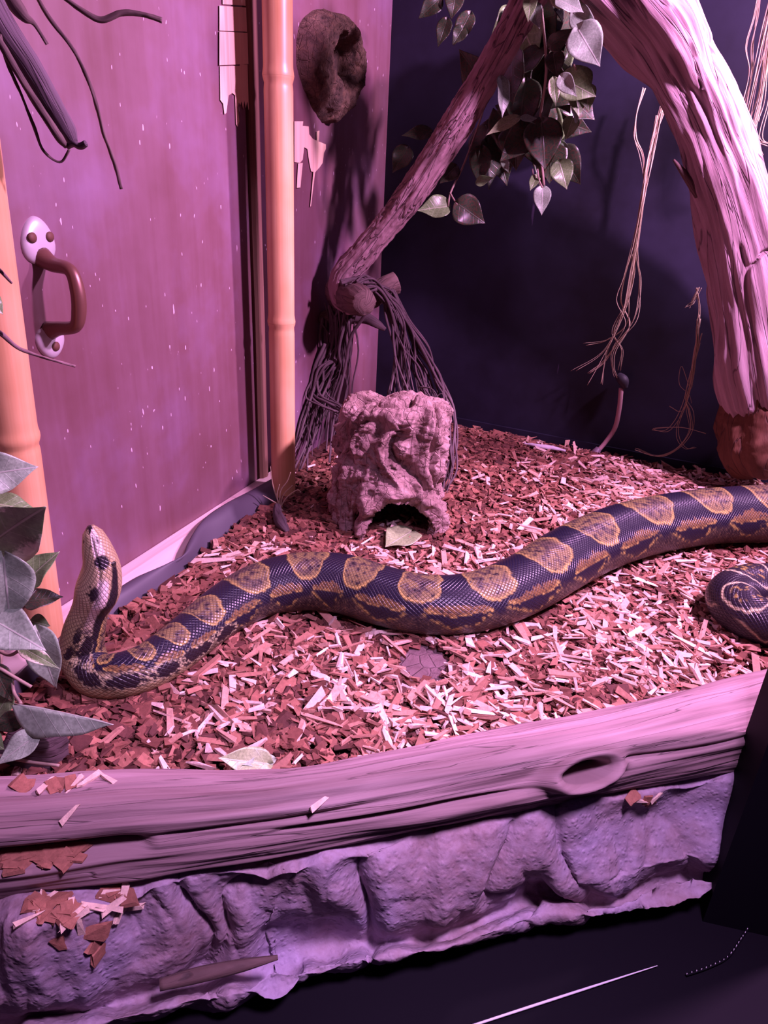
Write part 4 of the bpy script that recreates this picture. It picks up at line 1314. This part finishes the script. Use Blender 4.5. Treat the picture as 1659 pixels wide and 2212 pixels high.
# hanging foliage in the upper corner
hp = [
    (1248, 62, 1296, 142, 0.95, 'leaf_grey', 1.10, 0.3, 0.2), (1236, 150, 1256, 250, 0.9, 'leaf', 1.20, -0.3, 0.2), (1205, 0, 1262, 22, 0.8, 'leaf_grey', 1.10, -0.4, 0.3), (1195, -25, 1270, 10, 0.7, 'leaf_dry', 1.12, 0.3, 0.2),
    (1238, 28, 1290, 60, 0.8, 'leaf_grey', 1.11, 0.5, 0.2), (1212, 165, 1244, 208, 0.65, 'leaf_grey', 1.15, 0.5, 0.3), (1215, 170, 1288, 208, 0.85, 'leaf', 1.18, 0.2, 0.2), (1196, 170, 1200, 228, 0.5, 'leaf_edge', 1.17, 0.4, 0.2),
    (1082, 170, 1090, 252, 0.62, 'leaf_grey', 1.24, -0.5, 0.3), (1118, 255, 1050, 288, 0.42, 'leaf_dry', 1.26, 0.5, 0.3), (1128, 255, 1182, 268, 0.4, 'leaf_grey', 1.27, -0.6, 0.3), (1170, 262, 1178, 366, 0.9, 'leaf_dark', 1.26, 0.2, 0.2),
    (1150, 280, 1080, 346, 0.8, 'leaf_dark', 1.28, 0.3, 0.3), (1208, 350, 1225, 408, 0.95, 'leaf', 1.28, 0.2, 0.2), (1172, 405, 1170, 464, 0.72, 'leaf_grey', 1.27, 0.3, 0.2), (1160, 380, 1145, 410, 0.7, 'leaf', 1.28, 0.5, 0.2),
    (968, 446, 902, 452, 0.75, 'leaf', 1.34, 0.3, 0.3), (988, 440, 1048, 482, 0.95, 'leaf_dark', 1.33, 0.2, 0.2), (1030, 395, 1066, 382, 0.6, 'leaf', 1.33, -0.4, 0.2), (1000, 60, 978, 95, 0.8, 'leaf_dark', 1.36, 0.2, 0.2),
    (965, 42, 946, 100, 0.62, 'leaf_dark', 1.36, 0.3, 0.2), (1015, 30, 980, 96, 0.6, 'leaf_dark', 1.37, 0.3, 0.2), (950, -5, 905, 38, 0.7, 'leaf_dark', 1.38, 0.2, 0.2), (985, -20, 975, 40, 0.75, 'leaf_dark', 1.38, 0.3, 0.2),
    (880, 320, 848, 372, 0.8, 'leaf_dark', 1.40, 0.3, 0.2), (930, 285, 868, 290, 0.5, 'leaf_dark', 1.40, 0.3, 0.2), (1040, 320, 1035, 400, 0.7, 'leaf_dark', 1.34, 0.3, 0.2), (985, 360, 950, 395, 0.8, 'leaf_dark', 1.36, 0.3, 0.2),
    (1150, 10, 1165, 60, 0.7, 'leaf_grey', 1.12, 0.4, 0.2), (1148, -15, 1140, 45, 0.6, 'leaf', 1.12, 0.5, 0.2), (1188, 100, 1238, 62, 0.7, 'leaf_dark', 1.20, 0.2, 0.2), (1195, 115, 1205, 165, 0.9, 'leaf_dark', 1.22, 0.2, 0.2),
    (1238, 255, 1222, 300, 0.8, 'leaf', 1.26, 0.4, 0.2), (1210, 305, 1232, 322, 0.3, 'leaf_grey', 1.30, 0.3, 0.2), (1088, 345, 1098, 372, 0.6, 'leaf_grey', 1.33, 0.4, 0.2), (1245, 262, 1236, 230, 0.5, 'leaf_grey', 1.24, 0.5, 0.3),
    (1265, 185, 1272, 240, 0.75, 'leaf', 1.20, 0.3, 0.2),
]
r2 = np.random.default_rng(11)
kids = []
for bx, by, tx, ty, ra, mk, Y, ro, fo in hp:
    b = at(bx, by, Y); tpt = at(tx, ty, Y - 0.012)
    kids.append(leaf(b, tpt, TOCAM(b) + np.array([0.35, 0, 0.25]), ra, mk, fo, -0.15, 0.15, ro))
for i in range(58):      # heart of the clump, its shade put into the dark leaf colour
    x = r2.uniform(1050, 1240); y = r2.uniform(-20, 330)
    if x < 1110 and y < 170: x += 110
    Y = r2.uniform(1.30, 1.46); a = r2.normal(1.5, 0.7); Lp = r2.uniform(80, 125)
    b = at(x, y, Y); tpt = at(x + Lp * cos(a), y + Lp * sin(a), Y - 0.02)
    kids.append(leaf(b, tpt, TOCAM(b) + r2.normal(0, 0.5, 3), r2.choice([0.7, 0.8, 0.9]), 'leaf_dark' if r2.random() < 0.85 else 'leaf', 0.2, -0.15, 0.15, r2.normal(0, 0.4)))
kids += [stem([(1160, -120, 1.25), (1170, 20, 1.24), (1180, 150, 1.25), (1165, 280, 1.29), (1175, 400, 1.27)], 0.0022), stem([(1161, 365, 1.275), (1165, 390, 1.272), (1172, 406, 1.27)], 0.0014), stem([(1150, 365, 1.28), (1153, 378, 1.28), (1160, 381, 1.28)], 0.001),
         stem([(1240, 140, 1.16), (1245, 155, 1.18), (1236, 168, 1.20)], 0.0014), stem([(1080, 100, 1.36), (1040, 250, 1.36), (1000, 360, 1.36), (972, 420, 1.34), (968, 446, 1.34)], 0.0018), stem([(972, 416, 1.34), (980, 430, 1.335), (988, 442, 1.33)], 0.0014), stem([(1160, -120, 1.25), (1060, -60, 1.35), (980, -40, 1.38)], 0.002), stem([(1180, -60, 1.18), (1220, 0, 1.13), (1245, 60, 1.12)], 0.0018)]
he = empty('hanging_ivy', tuple(at(1160, -120, 1.25)), 'clump of dark ivy foliage hanging in the upper corner behind the branch', 'plant')
adopt_m(he, kids)

# single loose leaves on the chips
b = fl(580, 1650, 0.016); t_ = fl(462, 1655, 0.012)
o = leaf(b, fl(468, 1640, 0.030), (0.1, -0.5, 0.8), 0.55, 'leaf_dry', 0.3, 0.1); o.name = 'fallen_leaf'
tag(o, 'pale green fallen leaf lying on the chips against the log', 'leaf')
o = leaf(fl(888, 1148, 0.012), fl(832, 1182, 0.013), (0.0, -0.25, 1), 0.85, 'leaf_dry', 0.2, 0.0); o.name = 'fallen_leaf'
tag(o, 'pale green fallen leaf lying in the mouth of the cork hide', 'leaf')
o = leaf(fl(590, 1640, 0.014), fl(520, 1655, 0.022), (0.3, -0.4, 0.8), 0.4, 'leaf_grey', 0.3, 0.1); o.name = 'fallen_leaf'
tag(o, 'small torn grey green leaf beside the fallen leaf by the log', 'leaf')

# ------------------------------------------------------------------ dried vine hanks on the corner sticks
def hank(name, guides, n, mat, label, cat, group=None, spread=0.01, r=(0.0008, 0.0022), seed=3, part='strand', wob=0.004):
    rr = np.random.default_rng(seed)
    kids = []
    for i in range(n):
        g = guides[i % len(guides)] if i < len(guides) else guides[int(rr.integers(0, len(guides)))]
        P_ = np.array([at(*q) for q in g])
        k_ = len(P_)
        off = rr.normal(0, 1, 3) * np.array([1, 0.6, 0.3]) * spread
        grow = np.linspace(0.35, 1.0, k_)[:, None]
        P_ = P_ + off * grow + rr.normal(0, 1, (k_, 3)) * wob * np.array([1, 0.7, 0.5])
        P_[:, 2] = np.maximum(P_[:, 2], 0.003)
        d1 = (P_ - CORNER) @ LN; d2 = (P_ - CORNER) @ BN
        P_ += np.clip(0.006 - d1, 0, None)[:, None] * LN + np.clip(0.006 - d2, 0, None)[:, None] * BN
        ra = rr.uniform(*r)
        kids.append(tube(part, P_, np.linspace(ra, ra * 0.55, k_), M[mat], None, 6, 8 * k_))
    e = empty(name, tuple(at(*guides[0][0])), label, cat, group)
    adopt(e, *kids)
    return e


GL = [[(790, 608, 1.33), (760, 612, 1.31), (748, 660, 1.33), (742, 720, 1.36), (725, 800, 1.36), (690, 900, 1.33), (672, 990, 1.27)],
      [(800, 612, 1.34), (762, 640, 1.34), (740, 700, 1.37), (735, 780, 1.37), (712, 860, 1.36), (690, 960, 1.32)],
      [(720, 660, 1.38), (728, 720, 1.38), (722, 790, 1.38), (700, 870, 1.36), (665, 950, 1.30), (640, 1050, 1.22)],
      [(700, 690, 1.39), (708, 730, 1.39), (716, 800, 1.38), (680, 880, 1.34), (650, 960, 1.29)],
      [(752, 680, 1.36), (748, 760, 1.36), (742, 840, 1.36), (738, 920, 1.34)],
      [(735, 690, 1.37), (732, 770, 1.37), (708, 790, 1.36), (690, 830, 1.35), (660, 900, 1.31), (645, 960, 1.29)],
      [(706, 745, 1.38), (695, 800, 1.36), (690, 850, 1.34), (720, 880, 1.30), (745, 890, 1.28)]]
hank('vine_hank', GL, 54, 'vine', 'tangled dark dried vine hank hanging left of the cork hide, beside the bamboo', 'vine', 'dried vine hanks under the branch', 0.013, (0.0010, 0.0044), 3, wob=0.007)
GR = [[(760, 610, 1.30), (790, 606, 1.33), (830, 640, 1.36), (858, 690, 1.36), (872, 760, 1.34), (880, 850, 1.28)],
      [(765, 616, 1.30), (810, 620, 1.34), (850, 680, 1.36), (860, 760, 1.35), (852, 850, 1.30)],
      [(800, 606, 1.36), (845, 640, 1.40), (880, 720, 1.38), (900, 800, 1.34), (915, 870, 1.28)],
      [(780, 606, 1.34), (850, 660, 1.38), (875, 740, 1.37), (908, 800, 1.34), (925, 850, 1.30), (940, 880, 1.26)],
      [(840, 620, 1.42), (880, 690, 1.40), (918, 750, 1.36), (950, 815, 1.32), (972, 880, 1.26), (980, 960, 1.20), (975, 1020, 1.17), (955, 1060, 1.14)],
      [(835, 640, 1.40), (862, 700, 1.38), (872, 800, 1.35), (888, 860, 1.30)]]
hank('vine_hank', GR, 46, 'vine', 'tangled dark dried vine hank hanging right of the slanting branch, behind the cork hide', 'vine', 'dried vine hanks under the branch', 0.010, (0.0010, 0.0044), 5, wob=0.006)
# thin loose curls by the hide's right side
GC = [[(905, 836, 1.24), (935, 842, 1.22), (952, 880, 1.20), (958, 930, 1.19), (962, 1000, 1.17)], [(930, 870, 1.22), (955, 850, 1.22), (958, 900, 1.2), (970, 960, 1.18), (978, 1010, 1.16)], [(965, 1000, 1.16), (950, 1060, 1.13), (955, 1100, 1.10)]]

def raffia(label, mains, seed, n, **kw):
    return hank('raffia_bundle', mains, n, 'raffia', label, 'raffia', 'raffia bundles hanging by the black wall', kw.get('spread', 0.003), (0.0006, 0.0013), seed, 'fibre', kw.get('wob', 0.002))


yb = lambda x, y, off=0.05: float(on_back(x, y, off)[1])
def G(*pts): return [(x, y, yb(x, y, o)) for x, y, *oo in pts for o in [oo[0] if oo else 0.06]]
raffia('pale raffia bundle hanging on the black wall above the thin rod', [
    G((1432, 200), (1412, 300), (1392, 400), (1376, 500), (1364, 580), (1362, 640), (1352, 700), (1310, 735), (1262, 745)),
    G((1428, 220), (1406, 320), (1390, 420), (1372, 520), (1366, 600), (1345, 680), (1300, 760), (1238, 802)),
    G((1434, 230), (1410, 340), (1392, 430), (1378, 520), (1362, 600), (1340, 690), (1300, 780), (1270, 832)),
    G((1430, 240), (1404, 330), (1386, 430), (1372, 530), (1380, 610), (1372, 690), (1330, 740), (1302, 780), (1268, 806)),
    G((1420, 250), (1400, 340), (1388, 420), (1370, 520), (1348, 600), (1338, 650), (1355, 700), (1325, 760), (1325, 800), (1332, 815)),
    G((1418, 260), (1400, 360), (1384, 460), (1368, 560), (1352, 650), (1322, 720), (1342, 755), (1336, 800)),
    G((1390, 190), (1372, 250), (1372, 300), (1384, 335), (1390, 400), (1378, 500), (1364, 600), (1345, 680), (1312, 760), (1302, 830))], 21, 18)
raffia('thin pale raffia bundle hanging beside the foot of the driftwood bough', [
    G((1508, 620), (1510, 665), (1508, 710), (1500, 760), (1490, 820), (1480, 870), (1462, 910), (1440, 930), (1410, 925), (1470, 922), (1524, 935)),
    G((1512, 680), (1506, 730), (1496, 790), (1488, 850), (1478, 880), (1466, 920), (1470, 950), (1485, 970), (1505, 965)),
    G((1510, 690), (1502, 760), (1492, 820), (1482, 860), (1490, 890), (1494, 930), (1460, 970), (1420, 985), (1374, 970)),
    G((1514, 740), (1500, 790), (1490, 840), (1468, 790), (1470, 830), (1490, 850), (1498, 870)),
    G((1510, 620), (1500, 648), (1494, 655), (1484, 664)), G((1512, 720), (1500, 780), (1488, 840), (1470, 890), (1445, 880))], 22, 14)
raffia('pale raffia bundle hanging at the upper right, right of the driftwood bough', [
    G((1650, -60, 0.12), (1634, 30, 0.12), (1618, 100, 0.12), (1622, 150, 0.12), (1606, 240, 0.12)),
    G((1680, -60, 0.12), (1652, 60, 0.12), (1632, 160, 0.12), (1612, 260, 0.12)),
    G((1690, -40, 0.12), (1660, 90, 0.12), (1640, 200, 0.12), (1622, 290, 0.12), (1636, 330, 0.12)),
    G((1700, 0, 0.12), (1668, 120, 0.12), (1650, 220, 0.12), (1636, 300, 0.12), (1670, 310, 0.12))], 23, 22, spread=0.006)

# thin rod with fittings by the black wall
rp = [on_back(1342, 838, 0.022), on_back(1338, 880, 0.022), on_back(1328, 925, 0.022), on_back(1308, 955, 0.024), on_back(1290, 976, 0.028)]
re_ = empty('drain_rod', tuple(rp[-1]), 'thin bent pinkish rod with dark end fittings at the foot of the black wall', 'rod')
k1 = tube('rod', rp, 0.0048, M['rod'], None, 14, 40)
hp_ = [on_back(1336, 812, 0.014), on_back(1346, 822, 0.022), on_back(1350, 838, 0.020)]
k2 = tube('cap', hp_, [0.008, 0.011, 0.006], M['rubber'], None, 14, 14)
ep = [on_back(1294, 968, 0.026), on_back(1286, 980, 0.032), on_back(1282, 988, 0.036)]
k3 = tube('nut', ep, [0.007, 0.010, 0.008], M['fitting'], None, 6, 8)
k4 = tube('hose_end', [on_back(1284, 984, 0.03), on_back(1276, 990, 0.05)], [0.008, 0.009], M['fitting'], None, 16, 6)
adopt(re_, k1, k2, k3, k4)

# ------------------------------------------------------------------ dead branch at the upper left
def tw(name, rows, mat='twig', n=None):
    P_ = px_path(rows); return tube(name, P_[:, :3], P_[:, 3], M[mat], None, 10, n or 10 * len(rows), lambda s, a: 0.0006 * fbm(np.stack([np.cos(a) * 2, np.sin(a) * 2, s * 60], -1), 3))


kids = [tw('stick', [(-60, -60, 0.62, 24), (0, 50, 0.63, 23), (60, 140, 0.64, 21), (110, 225, 0.65, 19), (146, 285, 0.655, 16), (158, 308, 0.655, 9)], 'stick', 80),
        tw('peeling_strip', [(-30, 40, 0.615, 6), (40, 160, 0.625, 6), (90, 240, 0.64, 7), (130, 300, 0.645, 7), (144, 318, 0.648, 4)]),
        tw('twig', [(70, -30, 0.66, 4), (100, 30, 0.66, 3.5), (160, 110, 0.67, 3.2), (200, 200, 0.68, 3.2), (225, 290, 0.69, 3.2), (248, 355, 0.695, 3.6), (262, 408, 0.70, 3)]),
        tw('twig', [(120, -20, 0.66, 4), (180, 25, 0.665, 4), (218, 43, 0.67, 5), (262, 28, 0.675, 5), (300, 30, 0.68, 4), (350, 44, 0.685, 4.5)]),
        tw('twig', [(15, -20, 0.64, 12), (38, 18, 0.64, 12), (54, 38, 0.64, 8), (72, 50, 0.645, 3.5), (102, 96, 0.65, 3)]),
        tw('twig', [(0, 75, 0.62, 3), (15, 135, 0.63, 2.6), (42, 195, 0.64, 2.4), (72, 270, 0.65, 2.4), (96, 328, 0.655, 2.2), (130, 350, 0.66, 1.8), (150, 322, 0.66, 2)]),
        tw('knuckle', [(146, 316, 0.65, 5), (160, 310, 0.648, 6), (172, 316, 0.647, 6), (186, 310, 0.646, 5)], 'stick')]
de = empty('dead_branch', tuple(at(-60, -60, 0.62)), 'dark dead branch with thin twigs poking in from the top left corner', 'branch')
adopt(de, *kids)
o = tw('dry_twig', [(-60, 695, 0.60, 4), (0, 720, 0.60, 4.5), (40, 752, 0.605, 3.8), (100, 774, 0.61, 2.6), (163, 791, 0.62, 2.2)], 'branch')
tag(o, 'thin brown twig crossing the thick bamboo pole below the door handle', 'twig')
o = tw('dry_twig', [(-50, 540, 0.60, 3), (0, 585, 0.60, 3), (26, 612, 0.60, 2.2)], 'branch')
tag(o, 'short brown twig tip in front of the bamboo beside the door handle', 'twig')

# dark wood block and driftwood bits
def lump(name, px, py, size, mat, label, cat, seed, z=0.0, yaw=0.0):
    n_, m_ = 30, 48
    V = []
    for i in range(n_):
        t = -pi / 2 + pi * i / (n_ - 1)
        for jj in range(m_):
            a = jj / m_ * 2 * pi
            c_ = abs(cos(t)) ** 0.5
            V.append((np.sign(cos(a)) * abs(cos(a)) ** 0.6 * c_ * size[0], np.sign(sin(a)) * abs(sin(a)) ** 0.6 * c_ * size[1], np.sign(sin(t)) * abs(sin(t)) ** 0.6 * size[2]))
    V = np.array(V)
    V *= (1 + 0.22 * fbm(V * 30 + seed, 4))[:, None]
    uv = V[:, [0, 2]] + V[:, [1, 1]] * 0.5
    o = obj(name, mesh_from(name, V, ring_faces(n_, m_), uv), mat)
    p = fl(px, py); o.location = (p[0], p[1], z + size[2] * 0.8); o.rotation_euler = (0, 0, yaw)
    tag(o, label, cat); return o


lump('wood_block', 78, 1640, (0.030, 0.018, 0.017), M['block'], 'dark purple grey wood block lying on the chips under the leafy plant', 'wood block', 5, 0, 0.1)
dq = [fl(598, 1092, 0.02), fl(600, 1112, 0.014), fl(608, 1132, 0.010), fl(622, 1150, 0.004)]
o = tube('driftwood_piece', dq, [0.005, 0.008, 0.009, 0.004], M['block'], None, 20, 40, lambda s, a: 0.002 * fbm(np.stack([np.cos(a) * 2, np.sin(a) * 2, s * 60], -1), 3))
tag(o, 'small grey driftwood piece lying on the chips below the slim bamboo pole', 'driftwood')
b0 = fl(603, 1090, 0.012); Yb = b0[1]
kids = []
for rows in [[(604, 1092), (590, 1050), (584, 1008)], [(604, 1094), (606, 1060), (620, 1040), (628, 1020)], [(602, 1090), (585, 1080), (568, 1070)], [(606, 1096), (620, 1074), (645, 1058), (650, 1064)], [(606, 1096), (612, 1070), (632, 1048)], [(608, 1100), (625, 1118), (648, 1122)], [(606, 1104), (632, 1108), (656, 1124)], [(604, 1096), (598, 1070), (604, 1046)]]:
    kids.append(tube('twig', [at(x, y, Yb - 0.004 * i) for i, (x, y) in enumerate(rows)], np.linspace(0.0014, 0.0006, len(rows)), M['raffia'], None, 6, 16))
ue = empty('twig_tuft', tuple(b0), 'small tuft of thin dry twigs at the foot of the slim bamboo pole', 'twigs')
adopt(ue, *kids)
kids = [tube('strand', [at(*q) for q in g], [0.0016] + [0.0012] * (len(g) - 1), M['vine'], None, 6, 30) for g in GC]
ve = empty('vine_curl', tuple(at(*GC[0][0])), 'loose thin curls of dried vine looping down the right side of the cork hide', 'vine')
adopt(ve, *kids)

# white scrap at the foot of the black wall
sp0 = [fl(1132, 958, 0.010), fl(1165, 964, 0.012), fl(1195, 968, 0.012), fl(1222, 974, 0.010)]
o = tube('paper_scrap', sp0, [0.002, 0.005, 0.0045, 0.002], plain('dull_white_scrap', (0.55, 0.5, 0.55), 0.8), None, 10, 24, lambda s_, a_: 0.0018 * fbm(np.stack([np.cos(a_) * 3, np.sin(a_) * 3, s_ * 90], -1), 2))
tag(o, 'crumpled white scrap lying on the chips at the foot of the black wall', 'scrap')
